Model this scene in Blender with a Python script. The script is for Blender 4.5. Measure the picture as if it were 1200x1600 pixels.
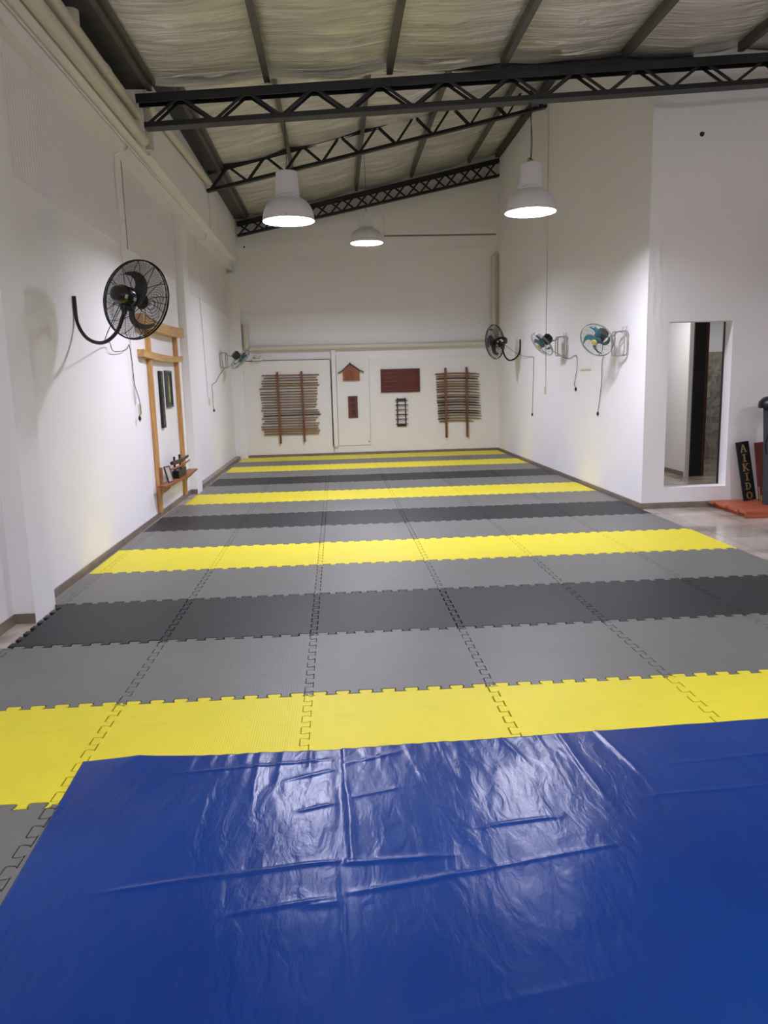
import bpy, bmesh, math, random
from mathutils import Vector, Matrix, noise
from mathutils.geometry import tessellate_polygon

for o in list(bpy.data.objects):
    bpy.data.objects.remove(o)
scene = bpy.context.scene
COL = scene.collection
PI = math.pi

# ------------------------------------------------------------------ camera
yaw, pitch, roll = .0583, -.1685, -.0264
F = Vector((math.sin(yaw)*math.cos(pitch), math.cos(yaw)*math.cos(pitch), math.sin(pitch)))
r0 = Vector((math.cos(yaw), -math.sin(yaw), 0)); u0 = r0.cross(F)
rr = r0*math.cos(roll) + u0*math.sin(roll); uu = -r0*math.sin(roll) + u0*math.cos(roll)
cd = bpy.data.cameras.new('camera'); cam = bpy.data.objects.new('camera', cd); COL.objects.link(cam)
M = Matrix((( rr.x, uu.x, -F.x), (rr.y, uu.y, -F.y), (rr.z, uu.z, -F.z))).to_4x4()
M.translation = Vector((.207, -3.9297, 1.6562)); cam.matrix_world = M
cd.sensor_fit = 'VERTICAL'; cd.sensor_height = 36; cd.lens = 1188.65*36/1600; cd.clip_end = 100; cd.clip_start = .05
scene.camera = cam

# ------------------------------------------------------------------ view, world
vs = scene.view_settings
vs.view_transform = 'Standard'; vs.look = 'None'; vs.gamma = 1; vs.use_curve_mapping = False
vs.exposure = 0.0
w = bpy.data.worlds.new('night'); scene.world = w; w.use_nodes = True
w.node_tree.nodes['Background'].inputs[0].default_value = (.01, .012, .016, 1)
w.node_tree.nodes['Background'].inputs[1].default_value = 1.0
LAMP_FAR = 101.0       # lamps over the middle of the hall
LAMP_ADDED = 40.0      # added unseen lamps above the photographer and over the tiled side
LAMP_COL = (.89, .885, 1.05)
FILL_TUBE_POWER = 80.0      # each unseen tube lamp added behind the photographer to lift ambient light

# ------------------------------------------------------------------ materials
def lin(c):
    return tuple(((v/255)/12.92 if v/255 <= .04045 else (((v/255)+.055)/1.055)**2.4) for v in c)
def nodes(name):
    m = bpy.data.materials.new(name); m.use_nodes = True
    nt = m.node_tree; b = nt.nodes['Principled BSDF']
    tc = nt.nodes.new('ShaderNodeTexCoord')
    return m, nt, b, tc
def N(nt, t, **k):
    n = nt.nodes.new(t)
    for a, v in k.items():
        if a in n.inputs: n.inputs[a].default_value = v
        else: setattr(n, a, v)
    return n
def mat(name, rgb, rough=.5, metal=0, var=.06, scale=6, bump=0, bscale=60, coat=0, stretch=(1,1,1), rnd=0, spec=.5, alpha=1, trans=0, emit=0):
    m, nt, b, tc = nodes(name); c = lin(rgb)
    mp = N(nt, 'ShaderNodeMapping'); mp.inputs['Scale'].default_value = stretch
    nt.links.new(tc.outputs['Object'], mp.inputs[0])
    no = N(nt, 'ShaderNodeTexNoise', Scale=scale, Detail=5.0); nt.links.new(mp.outputs[0], no.inputs['Vector'])
    cr = N(nt, 'ShaderNodeValToRGB')
    cr.color_ramp.elements[0].position = .3; cr.color_ramp.elements[1].position = .7
    cr.color_ramp.elements[0].color = tuple(max(0, v*(1-var)) for v in c)+(1,)
    cr.color_ramp.elements[1].color = tuple(min(1, v*(1+var)) for v in c)+(1,)
    nt.links.new(no.outputs[0], cr.inputs[0]); out = cr.outputs[0]
    if rnd:
        oi = N(nt, 'ShaderNodeObjectInfo'); mr = N(nt, 'ShaderNodeMapRange')
        mr.inputs[3].default_value = 1-rnd; mr.inputs[4].default_value = 1+rnd
        nt.links.new(oi.outputs['Random'], mr.inputs[0])
        hs = N(nt, 'ShaderNodeHueSaturation'); nt.links.new(out, hs.inputs['Color']); nt.links.new(mr.outputs[0], hs.inputs['Value']); out = hs.outputs[0]
    nt.links.new(out, b.inputs['Base Color'])
    b.inputs['Roughness'].default_value = rough; b.inputs['Metallic'].default_value = metal
    b.inputs['Coat Weight'].default_value = coat; b.inputs['Coat Roughness'].default_value = .15
    b.inputs['Specular IOR Level'].default_value = spec
    if trans: b.inputs['Transmission Weight'].default_value = trans
    if alpha < 1: b.inputs['Alpha'].default_value = alpha
    if emit:
        b.inputs['Emission Color'].default_value = (1, .99, 1, 1); b.inputs['Emission Strength'].default_value = emit
    if bump:
        n2 = N(nt, 'ShaderNodeTexNoise', Scale=bscale, Detail=4.0); nt.links.new(mp.outputs[0], n2.inputs['Vector'])
        bp = N(nt, 'ShaderNodeBump', Strength=bump, Distance=.01); nt.links.new(n2.outputs[0], bp.inputs['Height']); nt.links.new(bp.outputs[0], b.inputs['Normal'])
    return m

def wood(name, rgb, dark, rough=.45, axis=1, scale=14, rnd=.0):
    m, nt, b, tc = nodes(name)
    mp = N(nt, 'ShaderNodeMapping'); s = [scale]*3; s[axis] = scale*.08; mp.inputs['Scale'].default_value = s
    nt.links.new(tc.outputs['Object'], mp.inputs[0])
    no = N(nt, 'ShaderNodeTexNoise', Scale=1.6, Detail=8.0, Distortion=1.2); nt.links.new(mp.outputs[0], no.inputs['Vector'])
    cr = N(nt, 'ShaderNodeValToRGB'); cr.color_ramp.elements[0].position = .32; cr.color_ramp.elements[1].position = .62
    cr.color_ramp.elements[0].color = lin(dark)+(1,); cr.color_ramp.elements[1].color = lin(rgb)+(1,)
    nt.links.new(no.outputs[0], cr.inputs[0]); nt.links.new(cr.outputs[0], b.inputs['Base Color'])
    b.inputs['Roughness'].default_value = rough
    bp = N(nt, 'ShaderNodeBump', Strength=.15, Distance=.004); nt.links.new(no.outputs[0], bp.inputs['Height']); nt.links.new(bp.outputs[0], b.inputs['Normal'])
    return m

M_wall = mat('white_wall_paint', (240, 238, 240), .75, var=.015, scale=1.2, bump=.18, bscale=14)
M_plaster = mat('hall_wall_paint', (232, 228, 230), .8, var=.02, scale=1.0, bump=.35, bscale=7)
M_panel = mat('painted_board', (236, 233, 230), .7, var=.01, scale=1.5, bump=.06, bscale=20)
M_pvc = mat('cream_pvc', (214, 208, 194), .4, var=.02, scale=3)
M_steel = mat('dark_painted_steel', (38, 39, 43), .45, metal=.3, var=.15, scale=9, bump=.1)
M_steelg = mat('galvanised_purlin', (98, 97, 94), .42, metal=.75, var=.15, scale=6, bump=.08)
M_gutter = mat('dark_gutter_sheet', (66, 66, 66), .5, metal=.5, var=.2, scale=5, bump=.1)
M_skirt = mat('brown_grey_skirting_tile', (128, 116, 106), .35, var=.18, scale=5)
M_blackp = mat('black_gloss_plastic', (14, 14, 16), .25, var=.1, coat=.4)
M_blackm = mat('black_painted_metal', (18, 17, 20), .35, metal=.2, var=.1)
M_bladeg = mat('grey_fan_blade', (86, 84, 84), .35, metal=.6, var=.08)
M_chrome = mat('chromed_wire', (150, 158, 158), .22, metal=.85, var=.08)
M_teal = mat('teal_plastic', (12, 92, 104), .2, var=.12, coat=.5)
M_badge = mat('yellow_green_badge', (178, 172, 92), .35, var=.1)
M_sticker = mat('pale_sticker', (190, 190, 186), .5, var=.05)
M_cream = mat('cream_bracket_paint', (168, 166, 156), .35, metal=.3, var=.05)
M_socket = mat('ivory_socket_plastic', (222, 216, 186), .4, var=.03)
M_cord = mat('black_cord_rubber', (30, 29, 30), .5, var=.1)
M_filltube = mat('fill_tube_glow', (250, 250, 255), .4, var=0, emit=1.0)
M_hood = mat('lamp_hood_enamel', (218, 214, 218), .3, var=.03, coat=.3)
M_reflector = mat('lamp_reflector_white', (245, 245, 248), .35, var=.01)
M_lens = mat('lamp_lens_glow', (255, 255, 255), .4, var=.0, emit=9)
M_pine = wood('honey_pine', (208, 166, 106), (178, 132, 76), axis=1)
M_pinez = wood('honey_pine_upright', (206, 160, 100), (174, 124, 68), axis=2)
M_red = wood('red_brown_wood', (160, 98, 60), (120, 66, 38), axis=1)
M_rack = wood('chestnut_rack_wood', (134, 84, 44), (100, 60, 30), axis=2)
M_stick = wood('tan_staff_wood', (128, 94, 56), (94, 66, 40), axis=0, scale=20)
M_stickl = wood('pale_staff_wood', (152, 118, 70), (118, 86, 46), axis=0, scale=20)
M_stickd = wood('dark_staff_wood', (58, 38, 28), (36, 22, 18), axis=0, scale=20)
M_stickb = wood('black_staff_wood', (24, 16, 16), (14, 10, 10), axis=0, scale=20)
M_plaque = wood('carved_plaque_wood', (104, 58, 40), (80, 42, 30), axis=2, scale=10)
M_house = wood('orange_brown_wood', (150, 88, 50), (118, 62, 34), axis=2, scale=10)
M_housed = wood('dark_roof_wood', (70, 48, 36), (48, 32, 26), axis=0, scale=10)
M_ink = mat('carved_ink', (26, 14, 12), .6, var=.1)
M_mahog = wood('mahogany_board', (98, 34, 24), (70, 22, 18), axis=0, scale=8, rough=.3)
M_slot = wood('name_strip_wood', (146, 68, 50), (112, 48, 36), axis=0, scale=8, rough=.3)
M_deck = wood('red_deck_wood', (186, 98, 66), (148, 70, 44), axis=0, scale=9)
M_signb = mat('black_sign_paint', (12, 12, 18), .35, var=.1)
M_gold = mat('gold_lettering', (172, 148, 92), .4, metal=.4, var=.12, scale=30)
M_redboard = wood('dark_red_board', (118, 42, 32), (84, 26, 22), axis=2, scale=8)
M_cloth = mat('charcoal_canvas', (56, 57, 66), .85, var=.12, scale=20, bump=.4, bscale=140)
M_darkdoor = mat('near_black_door', (12, 11, 12), .4, var=.1)
M_brown = wood('brown_door_edge', (86, 46, 32), (58, 30, 22), axis=2)
M_green = mat('dark_green_picture', (34, 54, 50), .4, var=.3, scale=14)
M_frame = mat('slate_green_frame', (62, 74, 74), .4, var=.1)
M_picgold = mat('pale_gold_paint', (176, 160, 88), .5, var=.25, scale=30)
M_photo = mat('faded_photo_print', (172, 164, 156), .5, var=.3, scale=22)

def mat_foam(name, rgb, rough, var, dirt, spec=.5):
    m, nt, b, tc = nodes(name); c = lin(rgb)
    no = N(nt, 'ShaderNodeTexNoise', Scale=1.3, Detail=6.0, Roughness=.65)
    oi = N(nt, 'ShaderNodeObjectInfo')
    va = N(nt, 'ShaderNodeVectorMath', operation='ADD'); nt.links.new(tc.outputs['Object'], va.inputs[0]); nt.links.new(oi.outputs['Location'], va.inputs[1])
    nt.links.new(va.outputs[0], no.inputs['Vector'])
    cr = N(nt, 'ShaderNodeValToRGB'); cr.color_ramp.elements[0].position = .35; cr.color_ramp.elements[1].position = .7
    cr.color_ramp.elements[0].color = tuple(v*(1-var) for v in c)+(1,); cr.color_ramp.elements[1].color = tuple(min(1, v*(1+var)) for v in c)+(1,)
    nt.links.new(no.outputs[0], cr.inputs[0])
    n3 = N(nt, 'ShaderNodeTexNoise', Scale=2.6, Detail=3.0, Distortion=1.5); mp = N(nt, 'ShaderNodeMapping'); mp.inputs['Scale'].default_value = (1, 4, 1)
    nt.links.new(va.outputs[0], mp.inputs[0]); nt.links.new(mp.outputs[0], n3.inputs['Vector'])
    c3 = N(nt, 'ShaderNodeValToRGB'); c3.color_ramp.elements[0].position = .66; c3.color_ramp.elements[1].position = .8
    c3.color_ramp.elements[0].color = (0, 0, 0, 1); c3.color_ramp.elements[1].color = (dirt, dirt, dirt, 1); nt.links.new(n3.outputs[0], c3.inputs[0])
    mx = N(nt, 'ShaderNodeMix', data_type='RGBA'); nt.links.new(c3.outputs[0], mx.inputs[0]); nt.links.new(cr.outputs[0], mx.inputs[6]); mx.inputs[7].default_value = (.045, .045, .05, 1)
    nt.links.new(mx.outputs[2], b.inputs['Base Color'])
    b.inputs['Roughness'].default_value = rough; b.inputs['Specular IOR Level'].default_value = spec
    wv = N(nt, 'ShaderNodeTexWave', Scale=26.0, Distortion=.6, bands_direction='X'); nt.links.new(tc.outputs['Object'], wv.inputs['Vector'])
    n2 = N(nt, 'ShaderNodeTexNoise', Scale=90.0, Detail=2.0); nt.links.new(tc.outputs['Object'], n2.inputs['Vector'])
    ad = N(nt, 'ShaderNodeMath', operation='ADD'); nt.links.new(wv.outputs['Fac'], ad.inputs[0]); nt.links.new(n2.outputs[0], ad.inputs[1])
    bp = N(nt, 'ShaderNodeBump', Strength=.12, Distance=.002); nt.links.new(ad.outputs[0], bp.inputs['Height']); nt.links.new(bp.outputs[0], b.inputs['Normal'])
    return m
M_yellow = mat_foam('yellow_foam', (226, 212, 48), .5, .04, .12, .35)
M_grey = mat_foam('grey_foam', (108, 108, 104), .45, .07, .35)
M_black = mat_foam('black_foam', (37, 37, 39), .5, .14, .25, .35)

def mat_floor():
    m, nt, b, tc = nodes('polished_beige_tile')
    br = N(nt, 'ShaderNodeTexBrick', Scale=1.0, offset=0.0, squash=1.0)
    br.inputs['Mortar Size'].default_value = .003; br.inputs['Brick Width'].default_value = .6; br.inputs['Row Height'].default_value = .6
    br.inputs['Color1'].default_value = (1, 1, 1, 1); br.inputs['Color2'].default_value = (.92, .92, .92, 1); br.inputs['Mortar'].default_value = (.45, .42, .4, 1)
    nt.links.new(tc.outputs['Object'], br.inputs['Vector'])
    no = N(nt, 'ShaderNodeTexNoise', Scale=1.1, Detail=7.0, Distortion=1.0); nt.links.new(tc.outputs['Object'], no.inputs['Vector'])
    cr = N(nt, 'ShaderNodeValToRGB'); cr.color_ramp.elements[0].position = .35; cr.color_ramp.elements[1].position = .68
    cr.color_ramp.elements[0].color = lin((152, 140, 128))+(1,); cr.color_ramp.elements[1].color = lin((208, 197, 184))+(1,)
    nt.links.new(no.outputs[0], cr.inputs[0])
    mx = N(nt, 'ShaderNodeMix', data_type='RGBA', blend_type='MULTIPLY'); mx.inputs[0].default_value = 1
    nt.links.new(cr.outputs[0], mx.inputs[6]); nt.links.new(br.outputs[0], mx.inputs[7]); nt.links.new(mx.outputs[2], b.inputs['Base Color'])
    b.inputs['Roughness'].default_value = .1
    return m
M_floor = mat_floor()

def mat_tilewall():
    m, nt, b, tc = nodes('grey_bathroom_tile')
    sx = N(nt, 'ShaderNodeSeparateXYZ'); cx = N(nt, 'ShaderNodeCombineXYZ'); nt.links.new(tc.outputs['Object'], sx.inputs[0])
    nt.links.new(sx.outputs[0], cx.inputs[0]); nt.links.new(sx.outputs[2], cx.inputs[1])
    br = N(nt, 'ShaderNodeTexBrick', Scale=1.0, offset=0.0)
    br.inputs['Mortar Size'].default_value = .004; br.inputs['Brick Width'].default_value = .4; br.inputs['Row Height'].default_value = .4
    br.inputs['Color1'].default_value = (1, 1, 1, 1); br.inputs['Color2'].default_value = (.9, .9, .9, 1); br.inputs['Mortar'].default_value = (.6, .58, .55, 1)
    nt.links.new(cx.outputs[0], br.inputs['Vector'])
    no = N(nt, 'ShaderNodeTexNoise', Scale=4.0, Detail=6.0, Distortion=2.0); nt.links.new(tc.outputs['Object'], no.inputs['Vector'])
    cr = N(nt, 'ShaderNodeValToRGB'); cr.color_ramp.elements[0].position = .35; cr.color_ramp.elements[1].position = .65
    cr.color_ramp.elements[0].color = lin((132, 123, 114))+(1,); cr.color_ramp.elements[1].color = lin((186, 178, 168))+(1,)
    nt.links.new(no.outputs[0], cr.inputs[0])
    mx = N(nt, 'ShaderNodeMix', data_type='RGBA', blend_type='MULTIPLY'); mx.inputs[0].default_value = 1
    nt.links.new(cr.outputs[0], mx.inputs[6]); nt.links.new(br.outputs[0], mx.inputs[7]); nt.links.new(mx.outputs[2], b.inputs['Base Color'])
    b.inputs['Roughness'].default_value = .3
    return m
M_tile = mat_tilewall()

def mat_foil():
    m, nt, b, tc = nodes('silver_bubble_foil')
    mp = N(nt, 'ShaderNodeMapping'); mp.inputs['Scale'].default_value = (.8, 7, 1)
    nt.links.new(tc.outputs['Object'], mp.inputs[0])
    n1 = N(nt, 'ShaderNodeTexNoise', Scale=2.2, Detail=6.0, Distortion=1.0); nt.links.new(mp.outputs[0], n1.inputs['Vector'])
    n2 = N(nt, 'ShaderNodeTexNoise', Scale=3.0, Detail=5.0, Distortion=.8); nt.links.new(tc.outputs['Object'], n2.inputs['Vector'])
    ad = N(nt, 'ShaderNodeMath', operation='ADD'); nt.links.new(n1.outputs[0], ad.inputs[0]); nt.links.new(n2.outputs[0], ad.inputs[1])
    bp = N(nt, 'ShaderNodeBump', Strength=.6, Distance=.05); nt.links.new(ad.outputs[0], bp.inputs['Height']); nt.links.new(bp.outputs[0], b.inputs['Normal'])
    n3 = N(nt, 'ShaderNodeTexNoise', Scale=1.5, Detail=4.0); nt.links.new(mp.outputs[0], n3.inputs['Vector'])
    cr = N(nt, 'ShaderNodeValToRGB'); cr.color_ramp.elements[0].position = .3; cr.color_ramp.elements[1].position = .7
    cr.color_ramp.elements[0].color = lin((200, 197, 190))+(1,); cr.color_ramp.elements[1].color = lin((240, 238, 232))+(1,)
    nt.links.new(n3.outputs[0], cr.inputs[0]); nt.links.new(cr.outputs[0], b.inputs['Base Color'])
    b.inputs['Metallic'].default_value = .6; b.inputs['Roughness'].default_value = .34
    return m
M_foil = mat_foil()

def mat_tarp():
    m, nt, b, tc = nodes('blue_vinyl')
    n0 = N(nt, 'ShaderNodeTexNoise', Scale=.9, Detail=4.0); nt.links.new(tc.outputs['Object'], n0.inputs['Vector'])
    cr = N(nt, 'ShaderNodeValToRGB'); cr.color_ramp.elements[0].position = .35; cr.color_ramp.elements[1].position = .65
    cr.color_ramp.elements[0].color = lin((0, 44, 116))+(1,); cr.color_ramp.elements[1].color = lin((0, 54, 130))+(1,)
    nt.links.new(n0.outputs[0], cr.inputs[0]); nt.links.new(cr.outputs[0], b.inputs['Base Color'])
    b.inputs['Roughness'].default_value = .26; b.inputs['Specular IOR Level'].default_value = .32
    mp = N(nt, 'ShaderNodeMapping'); mp.inputs['Scale'].default_value = (3.2, 1.1, 1)
    nt.links.new(tc.outputs['Object'], mp.inputs[0])
    n1 = N(nt, 'ShaderNodeTexNoise', Scale=5.0, Detail=5.0, Distortion=.7); nt.links.new(mp.outputs[0], n1.inputs['Vector'])
    n2 = N(nt, 'ShaderNodeTexNoise', Scale=170.0, Detail=2.0); nt.links.new(tc.outputs['Object'], n2.inputs['Vector'])
    ma = N(nt, 'ShaderNodeMath', operation='MULTIPLY_ADD'); ma.inputs[1].default_value = .04
    nt.links.new(n2.outputs[0], ma.inputs[0]); nt.links.new(n1.outputs[0], ma.inputs[2])
    bp = N(nt, 'ShaderNodeBump', Strength=.3, Distance=.012); nt.links.new(ma.outputs[0], bp.inputs['Height']); nt.links.new(bp.outputs[0], b.inputs['Normal'])
    return m
M_tarp = mat_tarp()

# ------------------------------------------------------------------ mesh helpers (all vertices in world metres)
def box(bm, x0, x1, y0, y1, z0, z1):
    v = [bm.verts.new((x, y, z)) for x in (x0, x1) for y in (y0, y1) for z in (z0, z1)]
    for f in ((0,1,3,2), (4,6,7,5), (0,4,5,1), (2,3,7,6), (0,2,6,4), (1,5,7,3)): bm.faces.new([v[i] for i in f])
def obox(bm, c, ax, ay, az):
    """box with centre c and half-extent vectors"""
    v = [bm.verts.new(Vector(c)+ax*i+ay*j+az*k) for i in (-1,1) for j in (-1,1) for k in (-1,1)]
    for f in ((0,1,3,2), (4,6,7,5), (0,4,5,1), (2,3,7,6), (0,2,6,4), (1,5,7,3)): bm.faces.new([v[i] for i in f])
def bar(bm, a, b, wd, ht, up=Vector((0,0,1))):
    a = Vector(a); b = Vector(b); d = (b-a); L = d.length; d.normalize()
    s = d.cross(up); s = s.normalized() if s.length > 1e-4 else Vector((1,0,0)); u = s.cross(d).normalized()
    obox(bm, (a+b)/2, d*(L/2), s*(wd/2), u*(ht/2))
def frame_of(d):
    d = d.normalized(); h = Vector((0,0,1)) if abs(d.z) < .9 else Vector((1,0,0))
    a = d.cross(h).normalized(); return a, d.cross(a).normalized()
def tube(bm, pts, r, n=8, closed=False, taper=None):
    pts = [Vector(p) for p in pts]; L = len(pts); rings = []
    a = None
    for i, p in enumerate(pts):
        if closed: d = pts[(i+1) % L]-pts[i-1]
        else: d = pts[min(i+1, L-1)]-pts[max(i-1, 0)]
        d.normalize()
        if a is None: a, _ = frame_of(d)
        a = (a - d*a.dot(d)).normalized(); b = d.cross(a)
        rad = r if taper is None else r*taper[i]
        rings.append([bm.verts.new(p+(a*math.cos(2*PI*k/n)+b*math.sin(2*PI*k/n))*rad) for k in range(n)])
    m = L if closed else L-1
    for i in range(m):
        A = rings[i]; B = rings[(i+1) % L]
        for k in range(n): bm.faces.new((A[k], A[(k+1) % n], B[(k+1) % n], B[k]))
    if not closed:
        bm.faces.new(rings[0][::-1]); bm.faces.new(rings[-1])
def lathe(bm, c, d, prof, n=32, capa=True, capb=True):
    """prof: list of (radius, distance along d)"""
    c = Vector(c); d = Vector(d).normalized(); a, b = frame_of(d); rings = []
    for r, t in prof:
        rings.append([bm.verts.new(c+d*t+(a*math.cos(2*PI*k/n)+b*math.sin(2*PI*k/n))*r) for k in range(n)])
    for A, B in zip(rings, rings[1:]):
        for k in range(n): bm.faces.new((A[k], A[(k+1) % n], B[(k+1) % n], B[k]))
    if capa: bm.faces.new(rings[0][::-1])
    if capb: bm.faces.new(rings[-1])
def prism(bm, pts, ext):
    """closed polygon (3-D points) extruded by vector ext"""
    A = [bm.verts.new(Vector(p)) for p in pts]; B = [bm.verts.new(Vector(p)+ext) for p in pts]; n = len(pts)
    bm.faces.new(A); bm.faces.new(B[::-1])
    for i in range(n): bm.faces.new((A[i], B[i], B[(i+1) % n], A[(i+1) % n]))
def smooth_path(pts, k=6):
    pts = [Vector(p) for p in pts]; out = []
    P = [pts[0]*2-pts[1]]+pts+[pts[-1]*2-pts[-2]]
    for i in range(1, len(P)-2):
        for j in range(k):
            t = j/k; a, b, c, d = P[i-1:i+3]
            out.append(.5*((2*b)+(c-a)*t+(2*a-5*b+4*c-d)*t*t+(3*b-a-3*c+d)*t**3))
    out.append(pts[-1]); return out

def obj(name, bm, m, parent=None, smooth=False, loc=None, bevel=0):
    bmesh.ops.recalc_face_normals(bm, faces=bm.faces[:])
    if bevel:
        e = [e for e in bm.edges if len(e.link_faces) == 2 and e.calc_face_angle(0) > .6]
        bmesh.ops.bevel(bm, geom=e, offset=bevel, segments=2, affect='EDGES', profile=.6)
    if parent is not None:
        base = parent.matrix_world.translation if False else Vector(WORLD.get(parent.name, (0,0,0)))
    else:
        if loc is None:
            xs = [v.co for v in bm.verts]
            loc = (sum(v.x for v in xs)/len(xs), sum(v.y for v in xs)/len(xs), min(v.z for v in xs))
        base = Vector(loc)
    for v in bm.verts: v.co -= base
    me = bpy.data.meshes.new(name); bm.to_mesh(me); bm.free()
    me.materials.append(m)
    if smooth:
        for p in me.polygons: p.use_smooth = True
        me.set_sharp_from_angle(angle=math.radians(40))
    o = bpy.data.objects.new(name, me); COL.objects.link(o)
    if parent is not None: o.parent = parent; WORLD[o.name] = tuple(base)
    else: o.location = base; WORLD[o.name] = tuple(base)
    return o
WORLD = {}
def tag(o, label, cat, group=None):
    o['label'] = label; o['category'] = cat
    if group: o['group'] = group
    return o
def thing(name, label, cat, loc, group=None):
    o = bpy.data.objects.new(name, None); COL.objects.link(o); o.location = loc; o.empty_display_size = .1
    WORLD[o.name] = tuple(loc); return tag(o, label, cat, group)
def struct(name, bm, m, smooth=False):
    o = obj(name, bm, m, loc=(0,0,0), smooth=smooth); o['kind'] = 'structure'; return o
def B(): return bmesh.new()
ORD = ['first','second','third','fourth','fifth','sixth','seventh','eighth','ninth','tenth','eleventh','twelfth','thirteenth','fourteenth','fifteenth','sixteenth','seventeenth','eighteenth','nineteenth','twentieth','twenty-first','twenty-second','twenty-third']

FZ = -.025            # tiled floor level; the mats' tops are at 0

# ------------------------------------------------------------------ setting
bm = B(); box(bm, -2.5, 9.2, -6.2, 14.4, FZ-.15, FZ); struct('floor', bm, M_floor)

# left wall: infill, columns, beam, upper wall
XW = -2.17; XC = -2.06; XU = -1.94
bm = B()
box(bm, -2.5, XW, 2.02, 14.4, FZ, 4.25)
box(bm, -2.5, XW-.04, -6.2, 1.62, FZ, 4.25)
for y0, y1 in ((1.62, 2.02), (8.32, 8.76)):
    box(bm, -2.5, XC, y0, y1, FZ, 4.25)
box(bm, -2.5, -1.9, 14.0, 14.4, FZ, 4.17)
box(bm, -2.5, XC+.01, -6.2, 14.4, 4.25, 4.40)
box(bm, -2.5, XU, -6.2, 5.9, 4.40, 5.3)
box(bm, -2.5, XU+.04, 5.9, 14.4, 4.40, 5.6)
struct('wall_left', bm, M_wall)

# combed render fields under the beam
def render_field(y0, y1, z0, z1, amp, step, seed, x=XW):
    bm = B(); rnd = random.Random(seed); ny = int((y1-y0)/.008); cols = []
    for i in range(ny+1):
        y = y0+(y1-y0)*i/ny
        px = x+.008+amp*math.sin(2*PI*y/step)
        jag = .015*noise.noise(Vector((y*9, seed, 0)))+.006*noise.noise(Vector((y*40, seed, 1)))
        a = bm.verts.new((x, y, z0+jag)); b = bm.verts.new((px, y, z0+.006+jag)); c = bm.verts.new((px, y, z1)); cols.append((a, b, c))
    for A, C in zip(cols, cols[1:]):
        bm.faces.new((A[0], C[0], C[1], A[1])); bm.faces.new((A[1], C[1], C[2], A[2]))
    for q in (cols[0], cols[-1]):
        pass
    return bm
struct('trim_1', render_field(2.04, 5.24, 3.26, 4.25, .003, .055, 3), M_plaster)
struct('trim_2', render_field(5.55, 8.30, 3.27, 4.25, .0006, .2, 5), M_plaster)
struct('trim_3', render_field(9.06, 13.9, 3.22, 4.25, .0006, .2, 8), M_plaster)

# back wall with boarded lower half
YB = 14.15
bm = B(); box(bm, -2.5, 9.2, YB, 14.4, FZ, 7.0); struct('wall_back', bm, M_wall)
bm = B(); box(bm, -1.9, .092, YB-.05, YB, FZ, 2.215); struct('trim_4', bm, M_panel)
bm = B(); box(bm, 1.0, 4.05, YB-.05, YB, FZ, 2.21); struct('trim_5', bm, M_panel)
bm = B(); box(bm, .135, 1.0, YB-.04, YB, FZ, .2); box(bm, .235, .98, YB-.06, YB, .215, 2.285); box(bm, .235, .99, YB-.03, YB, .2, 2.29); struct('trim_6', bm, M_panel)
bm = B(); box(bm, .094, .112, YB-.051, YB-.002, .2, 2.215); box(bm, -1.86, .092, YB-.049, YB-.001, 2.216, 2.230); struct('shade_strip_board', bm, M_gutter)      # dark strips stand in for gap shade beside and above the left board
bm = B(); box(bm, -1.86, 1.45, YB-.018, YB, 2.69, 3.285); struct('trim_7', bm, M_wall)
bm = B(); box(bm, 1.43, 4.05, YB-.03, YB, 4.955, 6.9); struct('trim_8', bm, M_wall)
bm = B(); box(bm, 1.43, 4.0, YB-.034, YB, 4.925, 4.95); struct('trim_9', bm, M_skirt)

# right wall of the long hall and the wall with the opening
YR = 5.45; TH = .19
bm = B(); box(bm, 4.05, 4.25, YR+.19, YB, FZ, 7.0); struct('wall_right', bm, M_wall)
HX0, HX1, HZ0, HZ1 = 4.335, 5.145, .24, 2.30
bm = B()
box(bm, 4.05, HX0, YR, YR+TH, FZ, 7.0); box(bm, HX1, 9.2, YR, YR+TH, FZ, 7.0)
box(bm, HX0, HX1, YR, YR+TH, FZ, HZ0); box(bm, HX0, HX1, YR, YR+TH, HZ1, 7.0)
struct('wall_right_front', bm, M_wall)
# uneven plaster patch by the corner
bm = B()
g = {}
for i in range(31):
    for j in range(61):
        x = 4.06+.26*i/30; z = 1.9+1.9*j/60
        e = min(1, min(i, 30-i)/12, min(j, 60-j)/14); e = e*e*(3-2*e)
        h = max(0, noise.noise(Vector((x*14, z*5, 4)))+.1)*.009*e
        g[i, j] = bm.verts.new((x, YR-.0005-h, z))
for i in range(30):
    for j in range(60): bm.faces.new((g[i,j], g[i+1,j], g[i+1,j+1], g[i,j+1]))
struct('trim_10', bm, M_wall, smooth=True)
# rest of the building shell
bm = B(); box(bm, 9.0, 9.2, -6.2, YR, FZ, 7.0); struct('wall_far_right', bm, M_wall)
bm = B(); box(bm, -2.5, 9.2, -6.4, -6.2, FZ, 7.0); struct('wall_behind', bm, M_wall)

# skirting tiles
SK = .075
def skirt(name, x0, x1, y0, y1):
    bm = B(); box(bm, x0, x1, y0, y1, FZ, FZ+SK); o = struct(name, bm, M_skirt)
skirt('baseboard_left_front', XW-.04, XW-.03, -6.2, 1.61)
skirt('baseboard_left_column', XW-.04, XC, 1.61, 1.62)
skirt('baseboard_left', XW, XW+.012, 2.02, 8.31)
skirt('baseboard_left_rear_column', XW+.012, XC, 8.31, 8.32)
skirt('baseboard_left_rear', XW, -2.07, 8.76, 14.0)
skirt('baseboard_back', -1.89, 4.04, YB-.065, YB-.05)
skirt('baseboard_right', 4.037, 4.05, YR, YB-.07)
skirt('baseboard_right_front', 4.037, 9.0, YR-.013, YR)

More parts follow.
